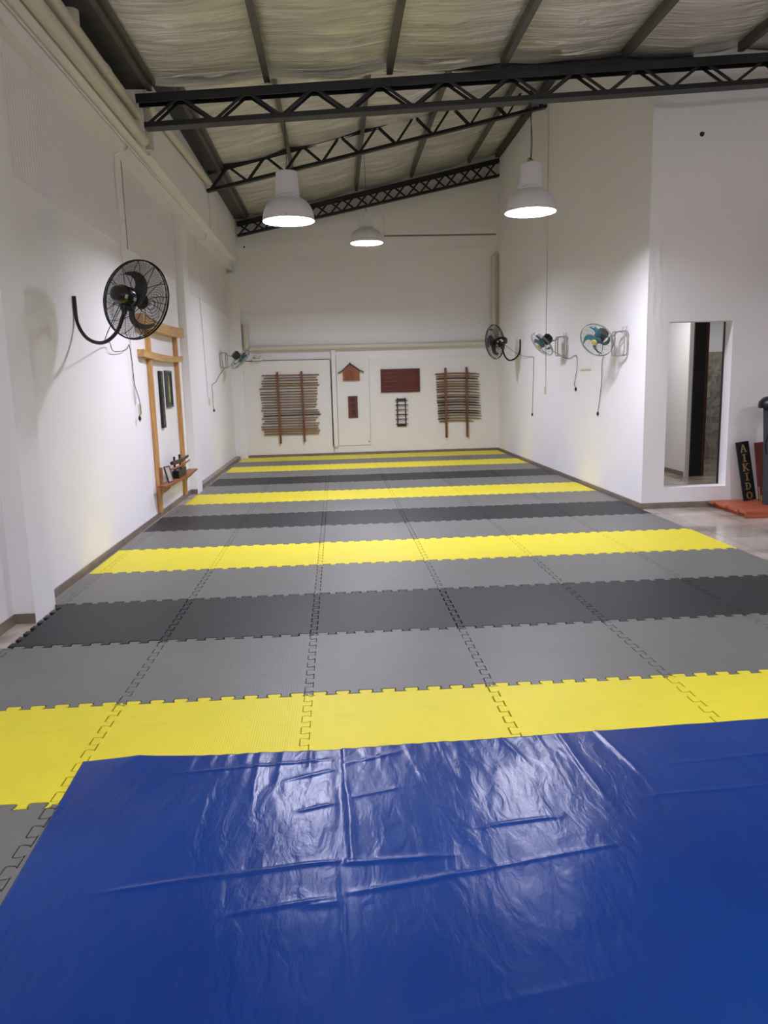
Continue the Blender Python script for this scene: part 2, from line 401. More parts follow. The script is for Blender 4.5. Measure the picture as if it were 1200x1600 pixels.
# ------------------------------------------------------------------ roof
ZF = lambda x: 4.735 + .0573*(x+1.85)          # underside level of the front roof
ZBk = lambda x: 5.275 + .222*(x+1.80)         # underside level of the rear roof
PF = [-.40, .90, 2.13, 3.45, 4.75, 6.05, 7.35, 8.6]
PB = [-.45, .82, 2.05, 3.34]
def roof_sheet(zf, x0, x1, y0, y1, purl, seams, name, sag):
    bm = B(); nx = int((x1-x0)/.045); ny = int((y1-y0)/.06); gr = []
    edges = [x0]+[p for p in purl if x0 < p < x1]+[x1]
    for i in range(nx+1):
        x = x0+(x1-x0)*i/nx; row = []
        k = max(q for q in range(len(edges)-1) if edges[q] <= x+1e-6)
        t = (x-edges[k])/(edges[k+1]-edges[k]); b = 4*t*(1-t)
        for j in range(ny+1):
            y = y0+(y1-y0)*j/ny
            z = zf(x)+.10-sag*b*(.75+.5*noise.noise(Vector((k*3.1, y*.5, 0))))
            z -= .028*noise.noise(Vector((x*.9, y*4.5, k*2.0)))*b
            z -= .014*noise.noise(Vector((x*3, y*11, 7)))*b
            for s in seams:
                z -= .028*math.exp(-((y-s-.04*noise.noise(Vector((x*4, s, 2))))/.035)**2)*b
            row.append(bm.verts.new((x, y, z)))
        gr.append(row)
    for i in range(nx):
        for j in range(ny): bm.faces.new((gr[i][j], gr[i+1][j], gr[i+1][j+1], gr[i][j+1]))
    o = struct(name, bm, M_foil, smooth=True)
roof_sheet(ZF, -1.62, 9.0, -6.2, 4.98, PF, (-4.6, -3.3, -1.9, -.5, .9, 2.2, 3.55, 4.75), 'ceiling_front', .05)
roof_sheet(ZBk, -1.66, 4.05, 5.0, YB, PB, (6.3, 7.6, 8.9, 11.4, 12.7), 'ceiling_rear', .07)
bm = B(); box(bm, -2.5, 9.2, -6.3, 5.0, 5.75, 5.85); struct('roof_deck_front', bm, M_steelg)
bm = B()
v = [bm.verts.new(p) for p in ((-2.5, 4.98, ZBk(-2.5)+.3), (4.3, 4.98, ZBk(4.3)+.3), (4.3, 14.4, ZBk(4.3)+.3), (-2.5, 14.4, ZBk(-2.5)+.3))]
bm.faces.new(v); struct('roof_deck_rear', bm, M_steelg)
bm = B(); box(bm, -2.5, 4.3, 5.0, 5.04, 5.0, 6.95); struct('trim_11', bm, M_gutter)      # step between the two roofs
roof_sheet(ZF, 4.05, 9.0, 4.96, YR, PF, (), 'ceiling_front_edge', .05)

# purlins: C-sections running the length of the hall
def purlin(x, zf, y0, y1, label, idx):
    bm = B(); z = zf(x)
    box(bm, x-.032, x-.026, y0, y1, z, z+.12); box(bm, x-.026, x+.032, y0, y1, z, z+.006)
    box(bm, x-.026, x+.032, y0, y1, z+.114, z+.12); box(bm, x+.026, x+.032, y0, y1, z+.006, z+.025)
    o = obj('roof_purlin', bm, M_steelg); tag(o, label, 'roof beam', 'steel purlins under the foil roof')
for i, x in enumerate(PF[:5]):
    purlin(x, ZF, -6.1, 4.84, 'grey steel purlin in front of the nearest truss, %s from the left' % ORD[i], i)
for i, x in enumerate(PB):
    purlin(x, ZBk, 5.05, 13.9, 'grey steel purlin behind the nearest truss, %s from the left' % ORD[i], i)
def gutter(zf, y0, y1, label):
    t = thing('gutter_beam', label, 'gutter', (-1.75, (y0+y1)/2, zf(-1.75)))
    bm = B(); z = zf(-1.75)+.02; box(bm, XU+.045, -1.63, y0, y1, z, z+.24); obj('beam_body', bm, M_gutter, t)
    bm = B(); box(bm, -1.66, -1.61, y0, y1, z-.02, z+.05); box(bm, -1.61, -1.57, y0, y1, z+.03, z+.14); obj('rail', bm, M_steelg, t)
gutter(ZF, -6.1, 4.84, 'dark steel gutter beam along the left wall, in front of the nearest truss')
gutter(ZBk, 5.06, 13.9, 'dark steel gutter beam along the left wall, behind the nearest truss')
bm = B(); box(bm, 3.93, 4.045, 5.06, 13.9, ZBk(3.95)-.02, ZBk(3.95)+.16)
tag(obj('edge_beam', bm, M_gutter), 'dark steel edge beam where the foil roof meets the right wall', 'roof beam')

# trusses: chords and pairs of slanting web bars
def truss(label, Y, top, bot, hw, ct, cb, nbay, cross=False, wb=.034):
    (xa, za), (xb, zb) = top; (xc, zc), (xd, zd) = bot
    t = thing('roof_truss', label, 'roof truss', ((xa+xb)/2, Y, (zc+zd)/2), 'black lattice roof trusses')
    zt = lambda x: za+(zb-za)*(x-xa)/(xb-xa); zo = lambda x: zc+(zd-zc)*(x-xc)/(xd-xc)
    for nm, A, Cc, h in (('top_chord', (xa, za), (xb, zb), ct), ('bottom_chord', (xc, zc), (xd, zd), cb)):
        bm = B(); a = Vector((A[0], Y, A[1])); b = Vector((Cc[0], Y, Cc[1]))
        bar(bm, a+Vector((0,0,h/2-.006)), b+Vector((0,0,h/2-.006)), hw*2+.02, .012)
        if nm == 'bottom_chord': bar(bm, a-Vector((0,0,h/2-.006)), b-Vector((0,0,h/2-.006)), hw*2+.02, .012)
        for s in (-1, 1): bar(bm, a+Vector((0, s*hw, 0)), b+Vector((0, s*hw, 0)), .012, h)
        obj(nm, bm, M_steel, t)
    x0 = max(xa, xc)+.03; x1 = min(xb, xd)-.05; dx = (x1-x0)/(2*nbay)
    for s in (-1, 1):
        for k in range(2*nbay):
            xs, xe = x0+k*dx, x0+(k+1)*dx; up = (k % 2 == 0)
            if cross and s == 1: up = not up
            if up: a, b = (xs, zo(xs)), (xe, zt(xe))
            else: a, b = (xs, zt(xs)), (xe, zo(xe))
            bm = B(); bar(bm, (a[0], Y+s*(hw-.008), a[1]), (b[0], Y+s*(hw-.008), b[1]), wb, .012, Vector((0,1,0)))
            obj('web_bar', bm, M_steel, t)
truss('nearest black roof truss, low and almost level, across the whole view', 4.92, ((-1.79, 4.675), (6.9, 5.173)), ((-1.72, 4.415), (6.9, 4.935)), .068, .088, .052, 12, wb=.03)
truss('middle sloping black roof truss, between the nearest truss and the one at the back', 10.1, ((-1.86, 5.305), (4.04, 6.735)), ((-1.88, 4.99), (4.04, 6.32)), .045, .08, .05, 9, wb=.032)
truss('rear sloping black roof truss with crossed bars against the back wall', 14.0, ((-1.86, 5.21), (4.04, 6.49)), ((-1.86, 4.965), (4.04, 6.175)), .05, .09, .05, 10, cross=True, wb=.036)

# ------------------------------------------------------------------ pipes and conduits
def pipe(name, label, cat, pts, r, m=M_pvc, rings=(), group=None, smoothk=0):
    bm = B(); P = smooth_path(pts, smoothk) if smoothk else pts
    tube(bm, P, r, 18)
    for c, d in rings: lathe(bm, Vector(c)-Vector(d)*.04, d, [(r*1.12, 0), (r*1.12, .08)], 18)
    return tag(obj(name, bm, m, smooth=True), label, cat, group)
pipe('drain_pipe', 'thick cream drain pipe high on the left wall, the lower of the front pair', 'pipe', [(-1.865, -6.1, 4.41), (-1.865, 5.45, 4.44)], .062)
pipe('drain_pipe', 'cream drain pipe high on the left wall, the upper of the front pair', 'pipe', [(-1.85, -6.1, 4.585), (-1.85, 5.15, 4.615)], .055, rings=[((-1.85, 3.95, 4.612), (0, 1, 0))])
pipe('drain_pipe', 'cream drain pipe high on the left wall, beyond the nearest truss', 'pipe', [(-1.83, 5.6, 4.88), (-1.83, 9.95, 5.10)], .055)
pipe('downpipe', 'grey white downpipe at the top left corner of the view, above the cream pipes', 'pipe', [(-1.872, 3.12, 4.60), (-1.872, 3.12, 4.83)], .066)
pipe('downpipe', 'short grey downpipe behind the left end of the nearest truss', 'pipe', [(-1.84, 5.62, 4.38), (-1.84, 5.62, 4.80)], .045)
pipe('back_pipe', 'cream pipe running level across the back wall above the boards', 'pipe', [(-1.73, 14.05, 2.50), (4.0, 14.05, 2.50)], .062)
pipe('back_riser', 'short upright cream pipe at the left end of the back wall pipe', 'pipe', [(-1.80, 14.07, 2.50), (-1.80, 14.07, 3.05)], .062, rings=[((-1.80, 14.07, 3.0), (0, 0, 1))])
pipe('corner_pipe', 'tall upright cream pipe in the corner of back wall and right wall', 'pipe', [(3.93, 14.06, 2.50), (3.93, 14.06, 4.42), (4.0, 14.06, 4.47)], .055)
bm = B(); box(bm, .125, .225, YB-.11, YB, .20, 2.43)
tag(obj('casing_pillar', bm, M_panel, bevel=.008), 'narrow white upright casing between the left board and the small house plaque', 'casing')
t = thing('pipe_stub', 'pale round pipe fitting on the ledge left of the back wall', 'pipe fitting', (-1.56, 14.05, 2.225))
bm = B(); lathe(bm, (-1.56, 13.98, 2.33), (0, 1, 0), [(.055, 0), (.055, .15)], 20); obj('fitting_body', bm, M_pvc, t, smooth=True)
bm = B(); box(bm, -1.68, -1.45, 13.97, 14.12, 2.227, 2.265); obj('foot_plate', bm, M_panel, t)
pipe('wall_conduit', 'thin conduit running along the beam of the left wall', 'conduit', [(-2.035, -6, 4.40), (-2.035, 5.4, 4.372), (-2.035, 10.7, 4.41)], .010, M_panel)
pipe('wall_conduit', 'thin conduit dropping down the left wall behind the big black fan', 'conduit', [(-2.035, 5.45, 4.37), (-2.035, 5.3, 4.29), (-2.14, 5.20, 4.22), (-2.153, 5.22, 4.0), (-2.153, 5.32, 1.48)], .010, M_panel)
pipe('wall_conduit', 'thin conduit dropping down the left wall before the small rear fan', 'conduit', [(-2.035, 10.7, 4.40), (-2.035, 10.55, 4.27), (-2.145, 10.2, 4.20), (-2.155, 10.2, 4.0), (-2.155, 10.5, 1.47)], .010, M_panel)
pipe('wall_conduit', 'thin conduit rising from the left wall beam to the middle truss', 'conduit', [(-1.89, 10.3, 4.42), (-1.89, 10.3, 4.98)], .010, M_panel)
pipe('wall_conduit', 'tall thin conduit up the right wall behind the fans', 'conduit', [(4.036, 9.95, 6.3), (4.036, 9.98, 1.52)], .011, M_panel, rings=[((4.036, 9.95, 4.9), (0, 0, 1))])

def socket(label, x, s, y, z):
    t = thing('wall_socket', label, 'socket', (x, y, z-.06))
    bm = B(); box(bm, min(x, x+s*.022), max(x, x+s*.022), y-.045, y+.045, z-.07, z+.07); obj('socket_box', bm, M_socket, t, bevel=.004)
    bm = B()
    for dz in (-.028, .028): lathe(bm, (x+s*.022, y, z+dz), (s, 0, 0), [(.018, 0), (.018, .002)], 16)
    obj('outlet', bm, M_sticker, t)
socket('ivory wall socket under the big black fan on the left wall', XW, 1, 5.5, 1.41)
socket('ivory wall socket near the small rear fan on the left wall', XW, 1, 10.62, 1.39)
socket('ivory wall socket at the foot of the right wall conduit', 4.05, -1, 10.0, 1.44)
bm = B(); box(bm, 4.035, 4.05, 7.5, 7.95, 1.765, 1.79); tag(obj('cable_clip', bm, M_socket), 'small ivory cable trunking stub on the right wall between the teal fans', 'cable trunking')
bm = B(); lathe(bm, (4.647, YR, 4.46), (0, -1, 0), [(.028, 0), (.026, .004), (.01, .006), (.009, .05)], 14)
tag(obj('wall_bolt', bm, M_steel, smooth=True), 'small dark bolt high on the wall above the opening', 'bolt')
bm = B(); lathe(bm, (.955, 14.09, .29), (0, -1, 0), [(.014, 0), (.013, .01)], 12)
tag(obj('screw_head', bm, M_steel), 'dark screw at the lower right corner of the middle board', 'screw')
bm = B(); lathe(bm, (-1.74, YB, 4.75), (0, -1, 0), [(.02, 0), (.018, .015)], 12)
tag(obj('wall_plug', bm, M_steel), 'dark plug high at the left end of the back wall', 'plug')

# ------------------------------------------------------------------ pendant lamps
def pendant(label, x, y, z, ztop, power, R=.285, knot=False):
    t = thing('pendant_lamp', label, 'lamp', (x, y, z), 'industrial pendant lamps')
    hh = .235
    prof = [(R+.004, 0), (R, .012)]
    for k in range(1, 13):
        a = k/12; prof.append((R*math.cos(a*1.16)*(1)+0.0, hh*math.sin(a*PI/2)))
    prof = [(max(r, .115), h) for r, h in prof]
    inner = [(max(r-.006, .108), h-.004) for r, h in prof[1:]][::-1]
    bm = B(); lathe(bm, (x, y, z), (0, 0, 1), prof, 48, False, False); lathe(bm, (x, y, z), (0, 0, 1), [(R+.004, 0), (R-.004, .0)], 48, False, False)
    obj('lamp_hood', bm, M_hood, t, smooth=True)
    bm = B(); lathe(bm, (x, y, z), (0, 0, 1), [(R-.004, .0)]+inner[::-1]+[(.05, hh-.012)], 48, False, True); obj('reflector', bm, M_reflector, t, smooth=True)
    bm = B(); lathe(bm, (x, y, z+hh-.005), (0, 0, 1), [(.122, 0), (.132, .012), (.132, .03), (.124, .038), (.133, .05), (.118, .275), (.108, .285), (.02, .288)], 40); obj('driver_housing', bm, M_hood, t, smooth=True)
    bm = B(); lathe(bm, (x, y, z+.092), (0, 0, 1), [(.225, 0), (.225, .006)], 40); obj('lens', bm, M_lens, t)
    bm = B()
    for k in range(6):
        a = k*PI/3+.5; c = Vector((x+math.cos(a)*(R+.001), y+math.sin(a)*(R+.001), z+.02)); lathe(bm, c, (math.cos(a), math.sin(a), 0), [(.006, 0), (.006, .006)], 8)
    obj('rim_clip', bm, M_chrome, t)
    zt = z+hh+.285
    bm = B(); tube(bm, [(x, y, zt), (x, y, zt+.03), (x+.014, y, zt+.045), (x, y, zt+.06), (x-.014, y, zt+.045), (x, y, zt+.03)], .004, 6); obj('hook', bm, M_steel, t)
    bm = B(); tube(bm, smooth_path([(x, y, zt+.055), (x+.004, y, (zt+ztop)/2), (x, y, ztop)], 5), .0035, 6)
    if knot:
        tube(bm, smooth_path([(x+.03, y, zt+.03), (x-.02, y+.01, zt+.06), (x-.03, y, zt+.02), (x+.01, y, zt+.09), (x+.012, y, (zt+ztop)/2), (x-.022, y, ztop)], 6), .004, 6)
    obj('cable', bm, M_cord, t)
    ld = bpy.data.lights.new('lamp_light', 'AREA'); ld.shape = 'DISK'; ld.size = .44; ld.energy = power; ld.color = LAMP_COL
    lo = bpy.data.objects.new('lamp_light', ld); COL.objects.link(lo); lo.parent = t; lo.location = (0, 0, .088)
    return t
pendant('white industrial pendant lamp hanging at left from the nearest truss', -.243, 4.92, 3.433, 4.486, LAMP_FAR)
pendant('white industrial pendant lamp hanging at right from the nearest truss, before the right wall', 2.455, 4.92, 3.492, 4.66, LAMP_FAR, knot=True)
pendant('small looking pendant lamp hanging farthest back from the middle truss', .846, 10.1, 4.09, 5.58, LAMP_FAR*1.6)
pendant('unseen pendant lamp added above the photographer at left', -.24, -1.2, 3.45, 4.92, LAMP_ADDED)  # this and the next are out of view, added to brighten the hall
pendant('unseen pendant lamp added above the photographer at right', 2.45, -1.2, 3.5, 5.06, LAMP_ADDED)
pendant('unseen pendant lamp added over the tiled side of the hall', 6.6, .2, 3.6, 5.31, LAMP_ADDED*2.4)  # out of view, added to lift the wall with the opening

def fill_tube_lamp(label, x, y):  # added fill light, out of view, brightens upper walls and ceiling
    z = ZF(x)-.28; t = thing('fill_tube_lamp', label, 'lamp', (x, y, z), 'unseen tube lamps added under the roof')
    bm = B(); box(bm, x-.62, x+.62, y-.03, y+.03, z+.035, z+.075); obj('lamp_body', bm, M_hood, t)
    bm = B()
    for sx in (-.55, .55): box(bm, x+sx-.004, x+sx+.004, y-.004, y+.004, z+.075, ZF(x+sx)+.09)
    obj('hanger', bm, M_steel, t)
    bm = B(); lathe(bm, (x-.6, y, z), (1, 0, 0), [(.014, 0), (.016, .01), (.016, 1.19), (.014, 1.2)], 12); o = obj('fill_tube', bm, M_filltube, t, smooth=True)
M_filltube.node_tree.nodes['Principled BSDF'].inputs['Emission Strength'].default_value = FILL_TUBE_POWER/(PI*1.2*2*PI*.016)
fill_tube_lamp('unseen tube lamp added under the roof behind the photographer at left', .3, -4.6)
fill_tube_lamp('unseen tube lamp added under the roof behind the photographer at right', 4.1, -4.6)

# ------------------------------------------------------------------ foam mats
rng = random.Random(11)
def seam_curve(flip):
    a = .0215; pts = [(0, 0), (.012, -a)]
    for k in range(8):
        x = k*.125
        pts += [(x+.034, -a), (x+.0265, -a*.55), (x+.0235, a*.6), (x+.029, a), (x+.096, a), (x+.1015, a*.6), (x+.0985, -a*.55), (x+.091, -a)]
    pts += [(.99, -a), (1, 0)]
    return [(x, -y if flip else y) for x, y in pts]
def mat_outline(left, right, front, back):
    """counter-clockwise outline in local 0..1 coordinates; 's' straight, 't' teeth, 'n' wall-side teeth cut"""
    sc = seam_curve(False); out = []
    out += (sc[:-1] if front == 't' else [(0, 0)])
    out += ([(1-y, x) for x, y in sc][:-1] if right == 't' else [(1, 0)])
    out += ([(x, 1+y) for x, y in sc][::-1][:-1] if back == 't' else [(1, 1)])
    out += ([(-y, x) for x, y in sc][::-1][:-1] if left == 't' else [(0, 1)])
    return out
def offset_in(P, d):
    n = len(P); out = []
    for i in range(n):
        p0, p1, p2 = P[i-1], P[i], P[(i+1) % n]
        e1 = Vector((p1[0]-p0[0], p1[1]-p0[1])); e2 = Vector((p2[0]-p1[0], p2[1]-p1[1]))
        if e1.length < 1e-7 or e2.length < 1e-7: out.append(p1); continue
        e1.normalize(); e2.normalize()
        n1 = Vector((-e1.y, e1.x)); n2 = Vector((-e2.y, e2.x)); b = n1+n2
        if b.length < .3: b = n1; s = 1
        else: b.normalize(); s = 1/max(.45, b.dot(n1))
        out.append((p1[0]+b.x*d*s, p1[1]+b.y*d*s))
    return out
def mat_mesh(P, gap=.0026, name='mat', th=.024):
    A = offset_in(P, gap); T = offset_in(P, gap+.0016)
    bm = B()
    v0 = [bm.verts.new((x, y, -th)) for x, y in A]; v1 = [bm.verts.new((x, y, -.0018)) for x, y in A]; v2 = [bm.verts.new((x, y, 0)) for x, y in T]
    n = len(A)
    for i in range(n):
        j = (i+1) % n
        bm.faces.new((v0[i], v0[j], v1[j], v1[i])); bm.faces.new((v1[i], v1[j], v2[j], v2[i]))
    for tri in tessellate_polygon([[Vector((x, y, 0)) for x, y in T]]):
        for vv, fl in ((v2, 0), (v0, 1)):
            q = [vv[i] for i in tri]
            a, b, c = (x.co for x in q)
            if ((b-a).cross(c-a).z < 0) != bool(fl): q = q[::-1]
            try: bm.faces.new(q)
            except ValueError: pass
    me = bpy.data.meshes.new(name); bm.to_mesh(me); bm.free()
    return me
ROWCOL = {-2:'grey', -1:'yellow', 0:'grey', 1:'black', 2:'grey', 3:'yellow', 4:'grey', 5:'black', 6:'grey', 7:'yellow', 8:'grey', 9:'black', 10:'grey', 11:'yellow', 12:'grey', 13:'yellow'}
MATM = {'grey': M_grey, 'yellow': M_yellow, 'black': M_black}
cnt = {}; proto = {}
COLN = ['leftmost', 'second from the left', 'third from the left', 'third from the right', 'second from the right', 'rightmost']
for row in range(-2, 14):
    colr = ROWCOL[row]; cnt[colr] = cnt.get(colr, 0)+1; k = cnt[colr]
    for c in range(6):
        if row == -2 and c > 1: continue
        left = 't'; right = 's' if c == 5 else 't'
        if c == 0 and row in (8, 9, 10, 11, 12, 13): left = 's'
        back = 's' if row == 13 else 't'
        key = (colr, left, right, back)
        if key not in proto:
            me = mat_mesh(mat_outline(left, right, 't', back), name='foam_mat'); me.materials.append(MATM[colr]); proto[key] = me
        o = bpy.data.objects.new('foam_mat', proto[key]); COL.objects.link(o)
        o.location = (-2+c+rng.uniform(-.0012, .0012), row+rng.uniform(-.0012, .0012), rng.uniform(-.0006, .0006))
        o.rotation_euler = (rng.uniform(-.0008, .0008), rng.uniform(-.0008, .0008), rng.uniform(-.0012, .0012))
        tag(o, '%s foam floor mat, %s in the %s %s row from the front' % (colr, COLN[c], ORD[k-1], colr), 'floor mat', '%s foam floor mats' % colr)
# edge strips slotted to the left side of some rows
def edge_strip(row, colr):
    sc = seam_curve(False)
    P = [(-.115, 0)]+[(-y, x) for x, y in sc]+[(-.115, 1)]
    me = mat_mesh(P, name='mat_edge_strip'); me.materials.append(MATM[colr])
    o = bpy.data.objects.new('mat_edge_strip', me); COL.objects.link(o); o.location = (-2, row, 0)
    nth = ORD[[r for r in sorted(ROWCOL) if ROWCOL[r] == colr].index(row)]
    tag(o, 'narrow foam edging strip by the left wall, on the %s %s mat row' % (nth, colr), 'mat edging', 'foam edging strips')
for row in (0, 2, 3, 4, 5, 6): edge_strip(row, ROWCOL[row])

# ------------------------------------------------------------------ blue vinyl sheet
bm = B(); NX, NY = 620, 460; X0, X1, Y0, Y1 = -.99, 3.95, -3.1, -.60
def seg_crease(x, y, x0, y0, x1, y1, wdt, h, fade=.12, asym=0):
    dx, dy = x1-x0, y1-y0; L = math.hypot(dx, dy); t = ((x-x0)*dx+(y-y0)*dy)/(L*L)
    d = ((x-x0)*-dy+(y-y0)*dx)/L
    d += .012*noise.noise(Vector((t*L*3, x0*7, y0*5)))
    if t < -fade or t > 1+fade: return 0
    f = min(1, (t+fade)/(2*fade), (1+fade-t)/(2*fade)); f = f*f*(3-2*f)
    wdt *= 1.2; h *= .55; q = abs(d)/wdt
    if q > 3: return 0
    return h*f*math.exp(-q*q*1.2 if d*asym < 0 else -q*1.6)
CR = [(.15, -.62, .17, -1.5, .011, -.010, .02, 0), (.17, -1.5, .20, -3.1, .012, -.007, .02, 0), (.185, -.62, .205, -1.5, .014, .008, .03, 0),
      (-.62, -1.575, .16, -1.49, .012, .009, .2, 1), (.18, -1.50, .55, -1.50, .014, .007, .2, 1), (.05, -1.72, .16, -1.70, .018, .006, .3, 1), (-.18, -1.735, .12, -1.685, .012, .007, .25, 1),
      (.22, -1.66, .62, -1.60, .014, .008, .25, 1), (.62, -1.60, 1.15, -1.50, .011, .0035, .2, 1), (.72, -1.34, .98, -1.31, .012, .006, .3, 1), (.60, -1.36, .72, -1.60, .010, .0012, .3, 1),
      (1.20, -.60, 1.22, -1.15, .012, .008, .15, 1), (1.22, -1.15, 1.30, -2.1, .016, .0018, .2, 1), (1.38, -.60, 1.43, -1.05, .012, .008, .15, 1), (1.43, -1.05, 1.55, -1.9, .016, .0018, .2, 1),
      (.46, -.63, .52, -1.0, .012, .0045, .2, 1), (.52, -1.0, .60, -1.6, .014, .0008, .2, 1), (.36, -.63, .34, -.86, .012, .005, .3, 1), (.62, -.63, .66, -.95, .012, .005, .3, 1), (.78, -.62, .80, -.85, .012, .005, .3, 1), (.92, -.62, .98, -.9, .012, .005, .3, 1),
      (-.20, -.66, -.19, -1.05, .014, .007, .2, 1), (-.36, -.66, -.40, -1.35, .016, .003, .2, 1), (-.08, -.66, -.10, -.95, .014, .004, .3, 1), (.04, -.66, .04, -.82, .012, .006, .3, 1),
      (-.05, -.92, .13, -.85, .014, .006, .3, 1), (.0, -1.16, .13, -1.12, .012, .006, .3, 1), (-.5, -.80, .12, -.76, .012, .006, .2, 1), (.2, -.8, .42, -.72, .014, .005, .3, 1), (.22, -1.08, .42, -1.03, .012, .004, .3, 1),
      (1.6, -.95, 2.4, -.9, .014, .003, .2, 1), (1.4, -1.2, 2.2, -1.15, .012, .003, .2, 1), (.3, -2.2, .9, -2.1, .02, .0018, .3, 1), (.9, -1.9, 1.6, -2.6, .02, .001, .3, 1), (.55, -1.9, .8, -2.5, .02, .0012, .3, 1)]
gr = []
for i in range(NX+1):
    x = X0+(X1-X0)*i/NX; row = []
    ytop = -.665+.082*max(0, min(1, (x-.15)/2.1))**1.1 + .012*min(1, max(0, (-x)))
    for j in range(NY+1):
        t = j/NY; y = Y0+(ytop-Y0)*t
        z = .004
        for c in CR: 
            z += seg_crease(x, y, *c)
        z += .0035*noise.noise(Vector((x*2.2, y*2.5, 0)))+.0016*noise.noise(Vector((x*9, y*4, 3)))+.0009*noise.noise(Vector((x*26, y*9, 5)))*max(0, 1-abs(y+.9)/.6)
        # small ripples across the sheet near its top edge
        z += .0012*math.sin(x*70+3*noise.noise(Vector((x*3, y*3, 8))))*max(0, 1-(ytop-y)/.35)*(1 if -.5 < x < 1.1 else 0)
        # curled far-left corner
        z += .02*max(0, 1-math.hypot(x-X0-.25, y-ytop)/.42)**2
        xx = x + (.045*(-.66-y) if i == 0 else 0)
        row.append(bm.verts.new((x+.045*max(0, (-.66-y))*max(0, 1-(x-X0)/1.0), y, max(z, .0022))))
    gr.append(row)
for i in range(NX):
    for j in range(NY): bm.faces.new((gr[i][j], gr[i+1][j], gr[i+1][j+1], gr[i][j+1]))
o = obj('vinyl_sheet', bm, M_tarp, smooth=True)
so = o.modifiers.new('thickness', 'SOLIDIFY'); so.thickness = .0018; so.offset = 1
tag(o, 'large creased glossy blue vinyl sheet spread over the front mats', 'vinyl sheet')

# ------------------------------------------------------------------ fans
def basis(n):
    n = Vector(n).normalized(); z = Vector((0,0,1)); s = z.cross(n).normalized(); u = n.cross(s); return n, s, u
def ring_pts(C, s, u, n, R, off, k=56): return [C+n*off+(s*math.cos(2*PI*i/k)+u*math.sin(2*PI*i/k))*R for i in range(k)]
def blade(bm, C, s, u, n, r0, r1, a0, sweep, w0, w1, pitch, thick=.003, off=0):
    nr, nt = 12, 6; G = [[], []]
    for side in (0, 1):
        for i in range(nr+1):
            q = i/nr; r = r0+(r1-r0)*q; wd = (w0+(w1-w0)*q)*math.sqrt(max(.02, 1-(max(0, q-.6)/.42)**2)); row = []
            for j in range(nt+1):
                tt = j/nt-.5; a = a0+sweep*q*q+tt*wd/r
                z = off+tt*pitch*(1-.45*q)+.012*q*(1-4*tt*tt)*.5+side*thick
                row.append(bm.verts.new(C+n*z+(s*math.cos(a)+u*math.sin(a))*r))
            G[side].append(row)
    for side in (0, 1):
        for i in range(nr):
            for j in range(nt): bm.faces.new((G[side][i][j], G[side][i+1][j], G[side][i+1][j+1], G[side][i][j+1]))
    per = [(0, j) for j in range(nt)]+[(i, nt) for i in range(nr)]+[(nr, j) for j in range(nt, 0, -1)]+[(i, 0) for i in range(nr, 0, -1)]
    for k in range(len(per)):
        a, b = per[k], per[(k+1) % len(per)]
        bm.faces.new((G[0][a[0]][a[1]], G[0][b[0]][b[1]], G[1][b[0]][b[1]], G[1][a[0]][a[1]]))
def plug(p, d=(0, 0, -1)):
    bm = B(); p = Vector(p); d = Vector(d).normalized(); lathe(bm, p, d, [(.008, 0), (.016, .012), (.018, .035), (.012, .05)], 12)
    a, b = frame_of(d)
    for s in (-1, 1): tube(bm, [p+d*.05+a*.009*s, p+d*.068+a*.009*s], .0025, 6)
    return bm
